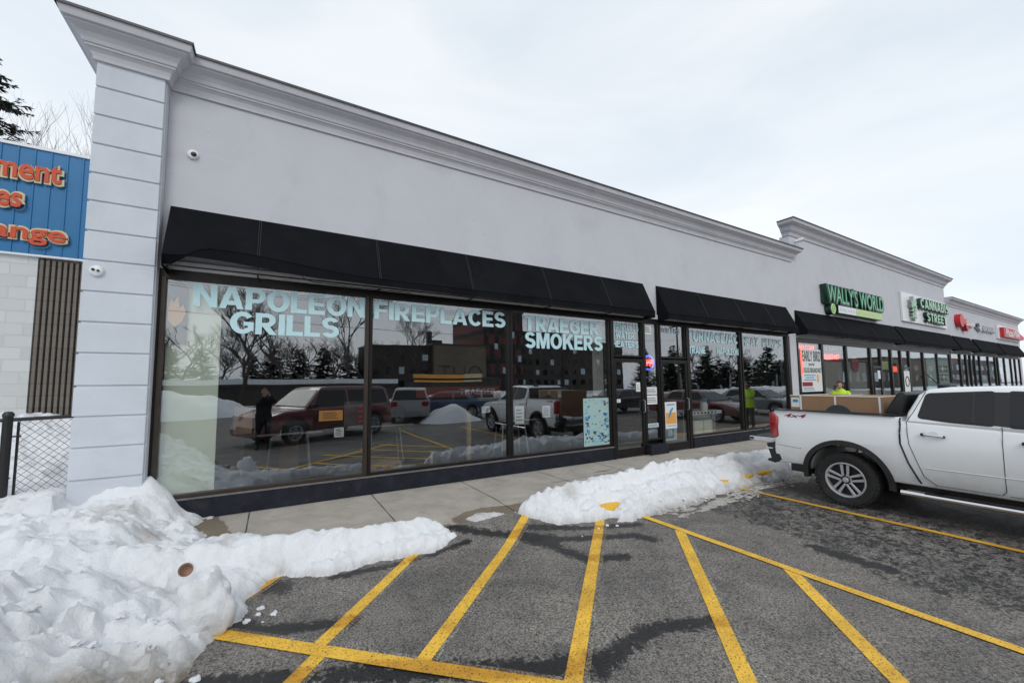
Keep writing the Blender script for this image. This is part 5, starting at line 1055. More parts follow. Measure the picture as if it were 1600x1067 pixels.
def shell(poly, hw, bulge=None, bevel=.04, levels_z=(), levels_u=(), seg=3):
    """profile (u,z) extruded to +-hw across, edges rounded, side bulged"""
    mb = MB().prism(poly, 'y', -hw, hw); me = bpy.data.meshes.new('t'); me.from_pydata(mb.v, [], mb.f); bm = bmesh.new(); bm.from_mesh(me); bmesh.ops.recalc_face_normals(bm, faces=bm.faces)
    if bevel:
        es = [e for e in bm.edges if abs(e.verts[0].co.y - e.verts[1].co.y) < 1e-6]; bmesh.ops.bevel(bm, geom=es, offset=bevel, segments=seg, affect='EDGES', profile=.5, clamp_overlap=True)
    for zz in levels_z: bmesh.ops.bisect_plane(bm, geom=bm.verts[:] + bm.edges[:] + bm.faces[:], plane_co=(0, 0, zz), plane_no=(0, 0, 1))
    for uu in levels_u: bmesh.ops.bisect_plane(bm, geom=bm.verts[:] + bm.edges[:] + bm.faces[:], plane_co=(uu, 0, 0), plane_no=(1, 0, 0))
    if bulge:
        for v in bm.verts: v.co.y *= bulge(v.co.x, v.co.z)
    mb = MB(); bm.verts.index_update(); mb.v = [tuple(v.co) for v in bm.verts]; mb.f = [tuple(x.index for x in f.verts) for f in bm.faces]; bm.free(); bpy.data.meshes.remove(me); return mb
def side_panel(pts, tum, off, th=.006):
    """polygon (u,z) laid on the leaning glasshouse side; tum(z)->half width. returns both sides separately"""
    out = []
    for s in (-1, 1):
        mb = MB(); k = len(pts)
        mb.v = [(p[0], s * (tum(p[1]) + off), p[1]) for p in pts] + [(p[0], s * (tum(p[1]) + off - th), p[1]) for p in pts]
        mb.f = [tuple(range(k)), tuple(range(k, 2 * k))[::-1]] + [(i, (i + 1) % k, k + (i + 1) % k, k + i) for i in range(k)]; out.append(mb)
    return out
def rnd(pts, r, n=4):
    out = []; k = len(pts)
    for i in range(k):
        p = V(pts[i]); a = (V(pts[i - 1]) - p); b_ = (V(pts[(i + 1) % k]) - p); ra = min(r, a.length * .45, b_.length * .45); a = p + a.normalized() * ra; b_ = p + b_.normalized() * ra
        for j in range(n + 1): t = j / n; q = a * (1 - t) ** 2 + p * 2 * t * (1 - t) + b_ * t * t; out.append((q.x, q.y))
    return out
# ---------------- the white pickup; local: +x forward, z up from the asphalt, visible side is -y
TR = thing('pickup_truck', 'white four door pickup backed up to the snow bank with its tailgate down', 'pickup truck', (7.39 + .93, -3.08, ZA), -pi / 2)
UR, UF, ZW, RW = .97, 4.23, .385, .385
hw = .925
poly = [(-.0, .56), (.02, .86), (.0, 1.36), (.05, 1.395), (1.62, 1.355), (1.64, 1.30), (3.62, 1.20), (4.7, 1.10), (5.02, 1.0), (5.12, .75), (5.14, .52), (4.76, .44)] + arc(UF, ZW + .02, .50, 5, 175)[0:] + [(3.70, .46), (1.52, .46)] + arc(UR, ZW + .02, .50, 5, 175) + [(.42, .52), (.08, .50)]
def bul(u, z): return 1 + (.018 if .5 < z < 1.2 else 0) - .05 * max(0, (z - 1.15)) / .25 - .035 * max(0, (.75 - z)) / .3 - .10 * sm((u - 4.5) / .7)
bd = shell(poly, hw, bul, .03, (.62, .75, .95, 1.1, 1.2, 1.28), (.3, 1.6, 2.5, 3.4, 4.6, 4.85), 3)
# bed cavity by boolean
me = bpy.data.meshes.new('b'); me.from_pydata(bd.v, [], bd.f); bo = bpy.data.objects.new('b', me); COL.objects.link(bo)
cv = MB().box(-.2, 1.56, -.80, .80, .80, 1.6); mc = bpy.data.meshes.new('c'); mc.from_pydata(cv.v, [], cv.f); co_ = bpy.data.objects.new('c', mc); COL.objects.link(co_)
bm_ = bo.modifiers.new('x', 'BOOLEAN'); bm_.object = co_; bm_.operation = 'DIFFERENCE'; bm_.solver = 'EXACT'; me2 = evaluated(bo)
bd = MB(); bd.v = [tuple(v.co) for v in me2.vertices]; bd.f = [tuple(p.vertices) for p in me2.polygons]; bpy.data.objects.remove(bo); bpy.data.objects.remove(co_)
T = lambda nm, mb, m, par=TR, **k: build(nm, mb, m, par, local=True, **k)
T('body', bd, M['white_paint'], smooth=True)
def tum(z): return .905 - .22 * ((z - 1.30) / .48) if z > 1.3 else .905
cabp = [(1.68, 1.28), (1.70, 1.42), (1.80, 1.66), (1.90, 1.735), (2.1, 1.765), (2.5, 1.775), (2.85, 1.765), (3.02, 1.73), (3.75, 1.20)]
cab = shell(cabp, 1.0, lambda u, z: tum(z), .05, (1.36, 1.5, 1.62, 1.70), (2.0, 2.5, 2.9), 4)
T('cab', cab, M['white_paint'], smooth=True)
wr = rnd([(1.83, 1.372), (1.90, 1.66), (2.48, 1.700), (2.48, 1.315), (2.10, 1.335)], .05); wf = rnd([(2.60, 1.305), (2.60, 1.70), (2.92, 1.690), (3.44, 1.285)], .05)
for q in (wr, wf):
    for s_, mb in enumerate(side_panel(q, tum, .006)): T('side_window', mb, M['car_glass'])
for mb in side_panel([(2.478, 1.31), (2.478, 1.705), (2.60, 1.705), (2.60, 1.30)], tum, .004): T('door_pillar', mb, M['black'])
for mb in side_panel([(2.30, 1.33), (2.30, 1.69), (2.325, 1.69), (2.325, 1.33)], tum, .009): T('window_bar', mb, M['black'])
for q in (rnd([(1.80, 1.352), (1.875, 1.685), (2.49, 1.722), (2.49, 1.295), (2.10, 1.315)], .05), rnd([(2.59, 1.29), (2.59, 1.722), (2.95, 1.708), (3.50, 1.265)], .04)):
    for mb in side_panel(q, tum, .003, .004): T('window_trim', mb, M['cladding'])
T('windshield', MB().add([(3.06, -.62, 1.70), (3.06, .62, 1.70), (3.66, .78, 1.272), (3.66, -.78, 1.272), (3.05, -.62, 1.69), (3.05, .62, 1.69), (3.65, .78, 1.26), (3.65, -.78, 1.26)], [(0, 1, 2, 3), (7, 6, 5, 4), (0, 4, 5, 1), (1, 5, 6, 2), (2, 6, 7, 3), (3, 7, 4, 0)]), M['car_glass'])
T('rear_window', MB().add([(1.695, -.66, 1.42), (1.695, .66, 1.42), (1.80, .58, 1.67), (1.80, -.58, 1.67), (1.71, -.66, 1.42), (1.71, .66, 1.42), (1.82, .58, 1.67), (1.82, -.58, 1.67)], [(0, 1, 2, 3), (7, 6, 5, 4), (0, 4, 5, 1), (1, 5, 6, 2), (2, 6, 7, 3), (3, 7, 4, 0)]), M['car_glass'])
def hwid(u, z): return hw * bul(u, z)
def seam(pts, w=.006, off=.0005):
    out = []
    for s in (-1, 1):
        mb = MB(); P3 = [V((p[0], s * ((hwid(p[0], p[1]) if p[1] < 1.29 else tum(p[1])) + off), p[1])) for p in pts]; mb.tube(P3, w / 2, 5); out.append(mb)
    return out
def dens(pts, n=8):
    out = []
    for a, b_ in zip(pts[:-1], pts[1:]):
        for i in range(n): t = i / n; out.append((a[0] + (b_[0] - a[0]) * t, a[1] + (b_[1] - a[1]) * t))
    out.append(pts[-1]); return out
for q, w in ((dens([(1.87, 1.70), (1.76, 1.42), (1.70, 1.30), (1.72, 1.0), (1.84, .60), (1.95, .50)]), .008), (dens([(2.54, 1.30), (2.535, .9), (2.53, .55), (2.49, .50)]), .007), (dens([(3.56, 1.22), (3.60, .9), (3.56, .52)]), .007), (dens([(1.95, .505), (2.48, .505)]), .006), (dens([(2.55, .505), (3.5, .505)]), .006), (dens([(.06, .80), (.42, .775)]), .006)):
    for mb in seam(q, w): T('panel_gap', mb, M['black'])
for mb in seam(dens([(1.635, 1.345), (1.63, 1.0), (1.70, .75), (1.80, .50)]), .022): T('bed_gap', mb, M['black'])
for s in (-1, 1):
    for uu in (UR, UF):
        mb = MB(); A = arc(uu, ZW + .02, .495, -8, 188, 26); B_ = arc(uu, ZW + .02, .565, -8, 188, 26); n_ = len(A)
        yv = lambda p: s * (hwid(p[0], min(p[1], 1.1)) + .012)
        mb.v = [(p[0], yv(p), p[1]) for p in A] + [(p[0], yv(p) - s * .008, p[1]) for p in B_] + [(p[0], yv(p) - s * .06, p[1]) for p in B_] + [(p[0], yv(p) - s * .10, p[1]) for p in A]
        for i in range(n_ - 1):
            for r_ in range(4): a0 = r_ * n_ + i; b0 = ((r_ + 1) % 4) * n_ + i; mb.f.append((a0, a0 + 1, b0 + 1, b0))
        T('fender_flare', mb, M['cladding'], smooth=True)
    # liner
for uu in (UR, UF):
    mb = MB(); A = arc(uu, ZW + .02, .505, -5, 185, 20); k_ = len(A); mb.v = [(p[0], -.88, p[1]) for p in A] + [(p[0], .88, p[1]) for p in A]; mb.f = [(i, i + 1, k_ + i + 1, k_ + i) for i in range(k_ - 1)]; mb.box(uu - .5, uu + .5, -.45, .45, .3, .62); T('wheel_liner', mb, M['black'])
T('chassis', MB().box(.1, 4.9, -.62, .62, .34, .50), M['black'])
for s in (-1, 1):
    wheel(TR, UR, s * .815, ZW, RW, .255, s); wheel(TR, UF, s * .815, ZW, RW, .255, s)
    T('taillight', shell([(-.05, 1.30), (-.01, 1.335), (.085, 1.255), (.095, .945), (.05, .905), (-.035, .93)], .07, None, .015).xf(Matrix.Translation((0, s * (hw * 1.016 - .062), 0))), M['tail_red'], smooth=True)
    T('bumper_corner', shell([(-.13, .80), (.02, .825), (.075, .80), (.11, .55), (.03, .50), (-.05, .52)], .15, None, .02).xf(Matrix.Translation((0, s * (hw - .145), 0))), M['cladding'], smooth=True)
    T('corner_step', shell([(-.15, .50), (-.13, .535), (.0, .53), (.02, .50), (-.03, .475)], .12, None, .01).xf(Matrix.Translation((0, s * (hw - .16), 0))), M['black'], smooth=True)
    T('bumper_strip', MB().box(-.143, -.02, s * (hw - .02), s * (hw + .012), .715, .738), M['chrome'], bevel=.005)
    T('mud_flap', MB().prism([(.17, .535), (.42, .545), (.47, .50), (.26, .475)], 'y', s * .55, s * .86), M['black'])
    T('step_bar', MB().tube([(1.62, s * 1.00, .365), (3.75, s * 1.00, .365)], .036, 10), M['chrome'], smooth=True)
    T('step_pad', MB().box(1.85, 3.4, s * .97, s * 1.03, .398, .408).box(1.9, 1.96, s * .7, s * .99, .35, .38).box(3.3, 3.36, s * .7, s * .99, .35, .38), M['black'])
    for uh in (1.86, 2.70):
        zh = 1.145 - .02 * (uh > 2); yh = s * (hwid(uh, zh)); T('door_handle', MB().tube([(uh, yh + s * .002, zh + .005), (uh + .02, yh + s * .03, zh + .006), (uh + .10, yh + s * .036, zh), (uh + .18, yh + s * .03, zh - .008), (uh + .20, yh + s * .002, zh - .01)], .0145, 8), M['chrome'], smooth=True)
        T('handle_ends', MB().box(uh - .015, uh + .028, yh, yh + s * .033, zh - .014, zh + .022).box(uh + .18, uh + .21, yh, yh + s * .028, zh - .024, zh + .004), M['black'], bevel=.004)
        T('handle_recess', MB().lathe([(.001, yh + s * .0005), (.045, yh + s * .0008), (.052, yh + s * .0012), (.052, yh - s * .004), (.001, yh - s * .004)], 22, 'y', (uh + .10, 0, zh + .0)), M['white_paint'], smooth=True)
    T('side_mirror', shell([(3.36, 1.33), (3.40, 1.50), (3.52, 1.50), (3.54, 1.34)], .11, None, .02).xf(Matrix.Translation((0, s * 1.07, 0))), M['white_paint'], smooth=True)
    T('headlight', MB().box(4.98, 5.08, s * .52, s * .82, .90, 1.03), M['lens'], bevel=.02)
    T('body_crease', MB().tube([(u_, s * (hwid(u_, .72) + .0), .715 - .0 * u_) for u_ in np.linspace(1.85, 3.55, 12)], .006, 5), M['white_paint'], smooth=True)
em = text_mb('4x4', .17, .50, 1.262, 1.325, -1, .004, .02, shear=.3)
T('emblem', MB().add([(v[0], -(hwid(v[0], v[2]) + .003) + (v[1] + 1), v[2]) for v in em.v], em.f), M['red_blk'], fix=False)
em = text_mb('4x4', -.50, -.17, 1.262, 1.325, -1, .004, .02, shear=.3)
T('bed_rail', MB().box(.0, 1.60, -.925, -.80, 1.374, 1.392).box(.0, 1.60, .80, .925, 1.374, 1.392), M['black'], bevel=.006)
tg = T('tailgate', MB().box(-.54, -.03, -.70, .70, .80, .865), M['white_paint'], bevel=.014, smooth=True)
T('tailgate_liner', MB().box(-.53, -.05, -.66, .66, .867, .875), M['black'], tg); T('tailgate_edge', MB().box(-.56, -.541, -.16, .16, .81, .85), M['black'], tg); T('latch', MB().box(-.53, -.46, -.708, -.701, .815, .85), M['black'], tg)
for s in (-1, 1): T('tailgate_cable', MB().tube([(-.45, s * .69, .88), (.0, s * .80, 1.20)], .007, 6), M['black'])
T('bumper', MB().box(-.14, -.02, -.65, .65, .56, .76), M['chrome'], bevel=.03); T('grille', MB().box(5.09, 5.13, -.5, .5, .70, 1.0), M['black'], bevel=.01); T('front_bumper', shell([(5.0, .45), (5.18, .5), (5.2, .68), (5.05, .70)], .85, None, .03), M['white_paint'], smooth=True)
T('tonneau_cover', MB().prism([(1.42, 1.36), (1.62, 1.36), (1.69, 1.66), (1.67, 1.695), (1.63, 1.70), (1.59, 1.67)], 'y', -.80, .80), M['black'], bevel=.02, smooth=True)
T('roof_antenna', MB().tube([(1.93, -.3, 1.76), (1.77, -.3, 1.97)], .008, 6).lathe([(.10, 1.74), (.085, 1.79), (.04, 1.815), (.001, 1.82)], 16, 'z', (1.99, -.3, 0)), M['black'], smooth=True)
T('exhaust', MB().tube([(.1, -.5, .42), (.55, -.55, .40)], .03, 8), M['chrome'])
# cargo box
cb = thing('long_cardboard_crate', 'long strapped cardboard crate with a round dark logo lying in the pickup bed', 'crate', (8.1, -3.1, .7))
bx0, bx1, by0, by1, bz0, bz1 = 7.72, 8.75, -4.46, -3.22, .69, 1.475
sub(cb, 'carton', MB().box(bx0, bx1, by0, by1, bz0, bz1), M['card'], bevel=.006); mb = MB()
for yy in (-3.38, -3.87, -4.42): mb.box(bx0 - .004, bx1 + .004, yy - .012, yy + .012, bz0, bz1 + .004)
sub(cb, 'strap', mb, M['white'])
sub(cb, 'edge_trim', MB().box(bx0 - .006, bx0 + .02, by0, by1, bz1 - .004, bz1 + .006), M['board']); sub(cb, 'logo', MB().lathe([(.001, bx0 - .006), (.19, bx0 - .006), (.19, bx0 - .001), (.001, bx0 - .001)], 28, 'x', (0, -3.90, 1.15)), M['ink']); sub(cb, 'logo_centre', MB().lathe([(.001, bx0 - .009), (.11, bx0 - .009), (.11, bx0 - .0065), (.001, bx0 - .0065)], 24, 'x', (0, -3.93, 1.135)), M['red_blk'])
sub(cb, 'label', MB().box(bx0 - .004, bx0 - .001, -3.36, -3.235, 1.28, 1.44), M['paper']); sub(cb, 'label_print', MB().box(bx0 - .006, bx0 - .0045, -3.34, -3.26, 1.36, 1.41), M['poster_blue'])
# ---------------- other vehicles (mostly seen in the glass)
def car(name, lab, cat, x, y, rz, paint, Lc=4.8, H=1.45, wd=1.82, belt=.92, suv=False, pick=False):
    c = thing(name, lab, cat, (x, y, ZA), rz); r = .33 if not suv else .38; u1, u2 = Lc * .19, Lc * .80; hwc = wd / 2
    top = belt
    pf = [(.02, .35), (.0, .6), (.05, belt + .02), (Lc * .2, belt + .04), (Lc * .70, belt), (Lc * .86, belt - .06), (Lc * .97, belt - .22), (Lc, .5), (Lc - .05, .3)] + arc(u2, r, r * 1.25, 0, 180) + arc(u1, r, r * 1.25, 0, 180)
    B = lambda nm, mb, m, **k: build(nm, mb, m, c, local=True, **k)
    B('body', shell(pf, hwc, lambda u, z: 1 - .05 * abs(z - .6) - .10 * sm((u - Lc * .8) / (Lc * .2)) - .06 * sm((Lc * .15 - u) / (Lc * .15)), .06, (.6, .75), (Lc * .15, Lc * .8, Lc * .9)), M[paint], smooth=True)
    tm = lambda z: (hwc - .06) - .42 * (hwc - .0) * (z - belt) / (H - belt) * .5
    if suv: cp = [(.08, belt - .05), (.22, H - .08), (.5, H), (Lc * .55, H), (Lc * .60, H - .04), (Lc * .75, belt - .05)]
    else: cp = [(Lc * .10, belt - .03), (Lc * .27, H - .05), (Lc * .38, H), (Lc * .52, H - .01), (Lc * .58, H - .06), (Lc * .76, belt - .04)]
    B('cabin', shell(cp, 1.0, lambda u, z: tm(z), .05, (), (Lc * .35, Lc * .5)), M[paint], smooth=True)
    zt = H - .12; a0 = cp[0][0] + (cp[1][0] - cp[0][0]) * .9 + .1; a1 = cp[-1][0] - (cp[-1][0] - cp[-2][0]) * .85 - .05
    for q in (rnd([(a0 - (.0 if suv else .25), belt + .05), (a0 + .05, zt), (Lc * .40, zt), (Lc * .40, belt + .05)], .05), rnd([(Lc * .42, belt + .05), (Lc * .42, zt), (a1, zt), (Lc * .68, belt + .05)], .05)):
        for mb in side_panel(q, tm, .008): B('side_window', mb, M['car_glass'])
    for (p0, p1, nm) in ((cp[-1], cp[-2], 'windshield'), (cp[0], cp[1], 'rear_window')):
        s = .02 if nm == 'windshield' else -.02
        A = (p0[0] + (p1[0] - p0[0]) * .15 + s, p0[1] + (p1[1] - p0[1]) * .15 + .012); Bq = (p0[0] + (p1[0] - p0[0]) * .88 + s, p0[1] + (p1[1] - p0[1]) * .88 + .012); wa, wb = tm(A[1]) - .08, tm(Bq[1]) - .08
        B(nm, MB().add([(A[0], -wa, A[1]), (A[0], wa, A[1]), (Bq[0], wb, Bq[1]), (Bq[0], -wb, Bq[1]), (A[0] - s, -wa, A[1] - .01), (A[0] - s, wa, A[1] - .01), (Bq[0] - s, wb, Bq[1] - .01), (Bq[0] - s, -wb, Bq[1] - .01)], [(0, 1, 2, 3), (7, 6, 5, 4), (0, 4, 5, 1), (1, 5, 6, 2), (2, 6, 7, 3), (3, 7, 4, 0)]), M['car_glass'])
    for s in (-1, 1):
        B('taillight', MB().box(-.02, .10, s * hwc * .60, s * hwc * .92, belt - .22, belt - .02), M['tail_red'], bevel=.02); B('headlight', MB().box(Lc * .955, Lc * .985, s * hwc * .5, s * hwc * .84, belt - .33, belt - .2), M['lens'], bevel=.01)
        for uu in (u1, u2): wheel(c, uu, s * (hwc - .12), r, r, .21, s, detail=False)
        B('side_mirror', MB().box(Lc * .68, Lc * .71, s * (hwc), s * (hwc + .16), belt + .02, belt + .14), M['black'], bevel=.02)
    B('grille', MB().box(Lc * .985, Lc * 1.003, -.45, .45, .45, .62), M['black'])
    return c
car('suv', 'dark red SUV parked behind the photographer, mirrored in the first window', 'SUV', 3.7, -10.5, R(150), 'red_paint', 5.1, 1.80, 2.0, 1.12, True)
car('minivan', 'silver minivan seen from behind, mirrored in the second window', 'minivan', 5.6, -12.2, R(-70), 'silver_paint', 4.9, 1.68, 1.9, 1.05, True)
car('sedan', 'dark blue sedan beyond the snow heap, mirrored in the second window', 'car', 10.6, -13.8, R(205), 'blue_paint')
car('sedan', 'pale silver sedan farther back, mirrored beside the second mullion', 'car', 13.6, -17.0, R(190), 'silver_paint')
car('sedan', 'black sedan parked across the aisle, mirrored in the furnace window', 'car', 20.5, -11.5, R(175), 'black_paint'); car('sedan', 'grey sedan parked in the next stalls beyond the pickup', 'car', 23.5, -8.3, R(90), 'grey_paint')
car('sedan', 'dark red sedan parked in the stall two places past the pickup', 'car', 18.2, -8.2, R(90), 'red_paint')
car('sedan', 'silver sedan at the far end of the row beyond the pickup', 'car', 30.5, -8.4, R(90), 'silver_paint')
# ================================================================== PEOPLE
def skin_mesh(chains, vox=.012, extra=None, sub_=1):
    """chains: list of [(pos, r), ...]; joined by shared first points"""
    verts = []; rad = []; edges = []; idx = {}
    def vid(p, r):
        k = (round(p[0], 4), round(p[1], 4), round(p[2], 4))
        if k not in idx: idx[k] = len(verts); verts.append(k); rad.append(r)
        return idx[k]
    for ch in chains:
        pr = None
        for p, r in ch:
            i = vid(p, r)
            if pr is not None and pr != i: edges.append((pr, i))
            pr = i
    me = bpy.data.meshes.new('s'); me.from_pydata(verts, edges, []); o = bpy.data.objects.new('s', me); COL.objects.link(o)
    md = o.modifiers.new('skin', 'SKIN'); 
    if not me.skin_vertices: me.skin_vertices.new()
    roots = {idx[(round(ch[0][0][0], 4), round(ch[0][0][1], 4), round(ch[0][0][2], 4))] for ch in chains}; seen = {b_ for a_, b_ in edges}
    for i, r in enumerate(rad):
        sv = me.skin_vertices[0].data[i]; sv.radius = (r if isinstance(r, tuple) else (r, r)); sv.use_root = (i in roots and i not in seen)
    md.use_smooth_shade = True; s = o.modifiers.new('sub', 'SUBSURF'); s.levels = sub_; s.render_levels = sub_
    m1 = evaluated(o); bpy.data.objects.remove(o)
    mb = MB(); mb.v = [tuple(v.co) for v in m1.vertices]; mb.f = [tuple(p.vertices) for p in m1.polygons]
    if extra: mb.add(extra.v, extra.f)
    if vox:
        m2 = bpy.data.meshes.new('r'); m2.from_pydata(mb.v, [], mb.f); o = bpy.data.objects.new('r', m2); COL.objects.link(o); rm = o.modifiers.new('re', 'REMESH'); rm.mode = 'VOXEL'; rm.voxel_size = vox
        m3 = evaluated(o); bpy.data.objects.remove(o); mb = MB(); mb.v = [tuple(v.co) for v in m3.vertices]; mb.f = [tuple(p.vertices) for p in m3.polygons]
    return mb
def head_mb(c, yaw, tilt=0):
    """face looks along +x before the yaw"""
    bm = bmesh.new(); bmesh.ops.create_uvsphere(bm, u_segments=28, v_segments=20, radius=1)
    for v in bm.verts:
        x, y, z = v.co; sx, sy, sz = .098, .074, .118
        if z < 0: sy *= 1 - .30 * (-z) ** 1.3; sx *= 1 - .12 * (-z)
        X, Y, Z = x * sx, y * sy, z * sz
        if x > .5:
            X += .020 * math.exp(-((y) / .16) ** 2 - ((z + .12) / .22) ** 2)      # nose
            X -= .010 * (math.exp(-((abs(y) - .36) / .16) ** 2 - ((z - .08) / .12) ** 2))  # eye sockets
            X += .006 * math.exp(-(y / .3) ** 2 - ((z + .52) / .09) ** 2) + .008 * math.exp(-(y / .3) ** 2 - ((z + .85) / .15) ** 2)
        v.co = (X, Y, Z)
    mb = MB(); bm.verts.index_update(); mb.v = [tuple(v.co) for v in bm.verts]; mb.f = [tuple(x.index for x in f.verts) for f in bm.faces]; bm.free()
    for s in (-1, 1): mb.lathe([(.001, s * .070), (.020, s * .074), (.024, s * .084), (.014, s * .088), (.001, s * .086)], 10, 'y', (-.005, 0, -.005))
    mt = Matrix.Translation(c) @ Matrix.Rotation(yaw, 4, 'Z') @ Matrix.Rotation(tilt, 4, 'Y'); mb.xf(mt); return mb, mt
def hand_chain(w, d, side, curl=.5):
    """wrist w, direction d, side vector (thumb side)"""
    d = d.normalized(); side = side.normalized(); n_ = d.cross(side).normalized(); ch = []
    palm = w + d * .055
    for k, (off, ln) in enumerate(((.028, .072), (.009, .080), (-.010, .074), (-.028, .058))):
        b0 = w + d * .075 + side * off; p1 = b0 + (d * (1 - curl * .2) + n_ * curl * .35).normalized() * ln * .42; p2 = p1 + (d * (1 - curl * .8) + n_ * curl).normalized() * ln * .33; p3 = p2 + (d * (1 - curl * 1.5) + n_ * curl * 1.4).normalized() * ln * .25
        ch.append([(tuple(w), .021), (tuple(palm + side * off * .5), (.017, .017)), (tuple(b0), .0105), (tuple(p1), .0095), (tuple(p2), .0085), (tuple(p3), .0070)])
    t0 = w + d * .022 + side * .026; ch.append([(tuple(w), .021), (tuple(t0), .013), (tuple(t0 + (d * .7 + side * .6).normalized() * .034), .0115), (tuple(t0 + (d * .95 + side * .35 + n_ * .3).normalized() * .062), .009)])
    return ch
def loft(secs, n=22):
    mb = MB()
    for (z, rx, ry, cx) in secs:
        for j in range(n): a = 2 * pi * j / n; mb.v.append((cx + rx * cos(a), ry * sin(a), z))
    k = len(secs)
    for i in range(k - 1):
        for j in range(n): mb.f.append((i * n + j, i * n + (j + 1) % n, (i + 1) * n + (j + 1) % n, (i + 1) * n + j))
    mb.f.append(tuple(range(n))[::-1]); mb.f.append(tuple(range((k - 1) * n, k * n))); return mb
def person(name, lab, base, yaw, h, jacket, trousers, hairm, arms, head_tilt=.1, cap=None, pads=False):
    P = thing(name, lab, 'person', base, yaw); k = h / 1.75
    q = lambda x, y, z: (x * k, y * k, z * k)
    pel, wst, chs, nk = q(0, 0, .93), q(-.005, 0, 1.08), q(0, 0, 1.28), q(.0, 0, 1.47)
    hd = V(q(.025, 0, 1.615)); hmb, hm = head_mb(hd, 0, head_tilt)
    TS = [(.84, .06, .12, 0), (.88, .095, .165, 0), (.95, .10, .17, 0), (1.02, .092, .155, 0), (1.10, .088, .145, 0), (1.20, .10, .16, 0), (1.30, .108, .175, 0), (1.37, .10, .175, 0), (1.42, .082, .14, 0), (1.455, .06, .08, 0), (1.48, .05, .055, .005), (1.56, .048, .05, .015)]
    tors = lambda f, top: loft([(z * k, rx * k * f, ry * k * f, cx * k) for z, rx, ry, cx in TS if z <= top])
    legs = []
    for s in (-1, 1):
        hip, kn, an, toe = q(0, s * .095, .90), q(.02, s * .11, .50), q(-.02, s * .12, .09), q(.15, s * .145, .035)
        c_ = [(hip, .092 * k), (q(.01, s * .103, .70), .078 * k), (kn, .060 * k), (q(-.012, s * .115, .30), .055 * k), (an, .040 * k), (q(.03, s * .125, .045), .045 * k), (toe, .032 * k)]; legs.append(c_)
    ac = []; hands = []
    for s, (el, wr_, hdv, sv, cu) in zip((-1, 1), arms):
        sh = q(-.005, s * .185, 1.40); c_ = [(q(0, s * .13, 1.39), .055 * k), (sh, .056 * k), (q(*el), .043 * k), (q(*wr_), .028 * k)]; ac.append(c_); hands += hand_chain(V(q(*wr_)), V(hdv), V(sv), cu)
    ex = tors(1, 9); ex.add(hmb.v, hmb.f); bd_ = skin_mesh(legs + ac + hands, .010, ex)
    build('body', bd_, M['skin'], P, local=True, smooth=True)
    fat = lambda chs_, f: [[(p, tuple(a * f for a in r) if isinstance(r, tuple) else r * f) for p, r in c_] for c_ in chs_]
    ja = []
    for c_ in ac: ja.append([(c_[0][0], .075 * k), (c_[1][0], .076 * k), (c_[2][0], .062 * k), (tuple(V(c_[2][0]).lerp(V(c_[3][0]), .9)), .050 * k)])
    jl = loft([(z * k, (rx + .032) * k, (ry + .035) * k, cx * k) for z, rx, ry, cx in [(.80, .10, .165, 0)] + TS[1:10] + [(1.50, .035, .04, .01)]])
    build('jacket', skin_mesh(ja, .012, jl), M[jacket], P, local=True, smooth=True)
    tl = [[(c_[0][0], .105 * k), (c_[1][0], .095 * k), (c_[2][0], .078 * k), (c_[3][0], .072 * k), (tuple(V(c_[4][0]) + V((0, 0, .02))), .062 * k)] for c_ in legs]
    pv = loft([(.82 * k, .08 * k, .14 * k, 0), (.87 * k, .112 * k, .18 * k, 0), (.97 * k, .112 * k, .182 * k, 0), (1.03 * k, .10 * k, .168 * k, 0)])
    build('trousers', skin_mesh(tl, .012, pv), M[trousers], P, local=True, smooth=True)
    for s in (-1, 1):
        c_ = legs[0 if s == -1 else 1]; build('boot', skin_mesh([[(tuple(V(c_[4][0]) + V((0, 0, .06))), .055 * k), (c_[4][0], .055 * k), (c_[5][0], .056 * k), (c_[6][0], .046 * k)]], .012), M['black'], P, local=True, smooth=True)
    hr = MB(); bm = bmesh.new(); bmesh.ops.create_uvsphere(bm, u_segments=24, v_segments=16, radius=1)
    for v in bm.verts:
        x, y, z = v.co
        v.co = (x * .112 - .012, y * .088, z * .128 + .012)
        if x > .25 and z < .45: v.co.x = .04 + v.co.x * .2; v.co.y *= .82
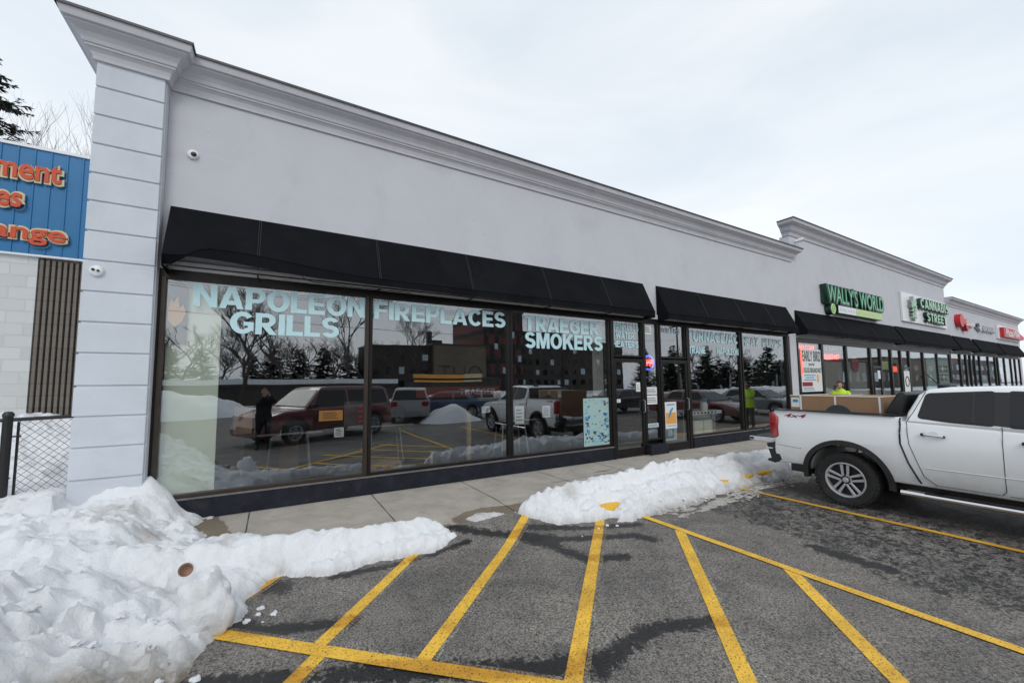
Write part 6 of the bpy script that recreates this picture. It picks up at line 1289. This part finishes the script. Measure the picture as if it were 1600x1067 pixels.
    hr.v = [tuple(hm @ v.co) for v in bm.verts]; bm.verts.index_update(); hr.f = [tuple(x.index for x in f.verts) for f in bm.faces if f.calc_center_median().z > -.06 or f.calc_center_median().x < -.02]; bm.free()
    build('hair' if not cap else 'cap', hr, M[cap or hairm], P, local=True, smooth=True)
    ey = MB(); 
    for s in (-1, 1): ey.add(*(lambda b_: (b_.v, b_.f))(MB().lathe([(.001, .096), (.010, .094), (.012, .088), (.001, .086)], 10, 'x', (0, s * .028, .010))))
    ey.xf(hm); build('eyes', ey, M['ink'], P, local=True)
    mo = MB().box(.096, .101, -.020, .020, -.066, -.058).xf(hm); build('mouth', mo, M['red_blk'], P, local=True, bevel=.002)
    if pads:
        build('reflective_band', loft([(1.13 * k, .128 * k, .19 * k, 0), (1.18 * k, .134 * k, .197 * k, 0)]), M['silver_letter'], P, local=True)
    return P
# woman beyond the crate: right hand raised to her mouth with a phone, holding a sheet
wm = person('person', 'woman in hi-vis yellow jacket standing behind the pickup, hand to her face', (14.65, -1.35, 0), R(188), 1.70, 'hivis', 'greycloth', 'hair', [((.12, -.26, 1.20), (.17, -.07, 1.47), (-.1, .4, .9), (1, .2, 0), .9), ((.16, .24, 1.14), (.34, .10, 1.16), (1, -.3, 0), (0, -.2, 1), .6)], .12, pads=True)
o = build('phone', MB().box(-.006, .006, -.035, .035, -.07, .07), M['black'], bevel=.004); o.location = (14.46, -1.29, 1.50); o.rotation_euler = (.2, .1, .4); tag(o, 'black phone held up by the woman in the yellow jacket', 'phone')
o = build('paper_sheet', MB().box(-.11, .11, -.15, .15, -.002, .002), M['paper']); o.location = (14.26, -1.5, 1.17); o.rotation_euler = (.15, .35, .3); tag(o, 'white paper sheet in the hand of the woman in yellow', 'paper')
person('person', 'photographer in black with a tan cap, mirrored in the first window', (-.22, -7.28, ZA), R(90), 1.80, 'darkcloth', 'darkcloth', 'hair', [((.18, -.30, 1.30), (.30, -.12, 1.56), (.5, .5, .5), (0, 0, 1), .6), ((.2, .12, 1.28), (.32, -.02, 1.54), (.4, -.5, .5), (0, 0, 1), .6)], 0, cap='tan_cap')
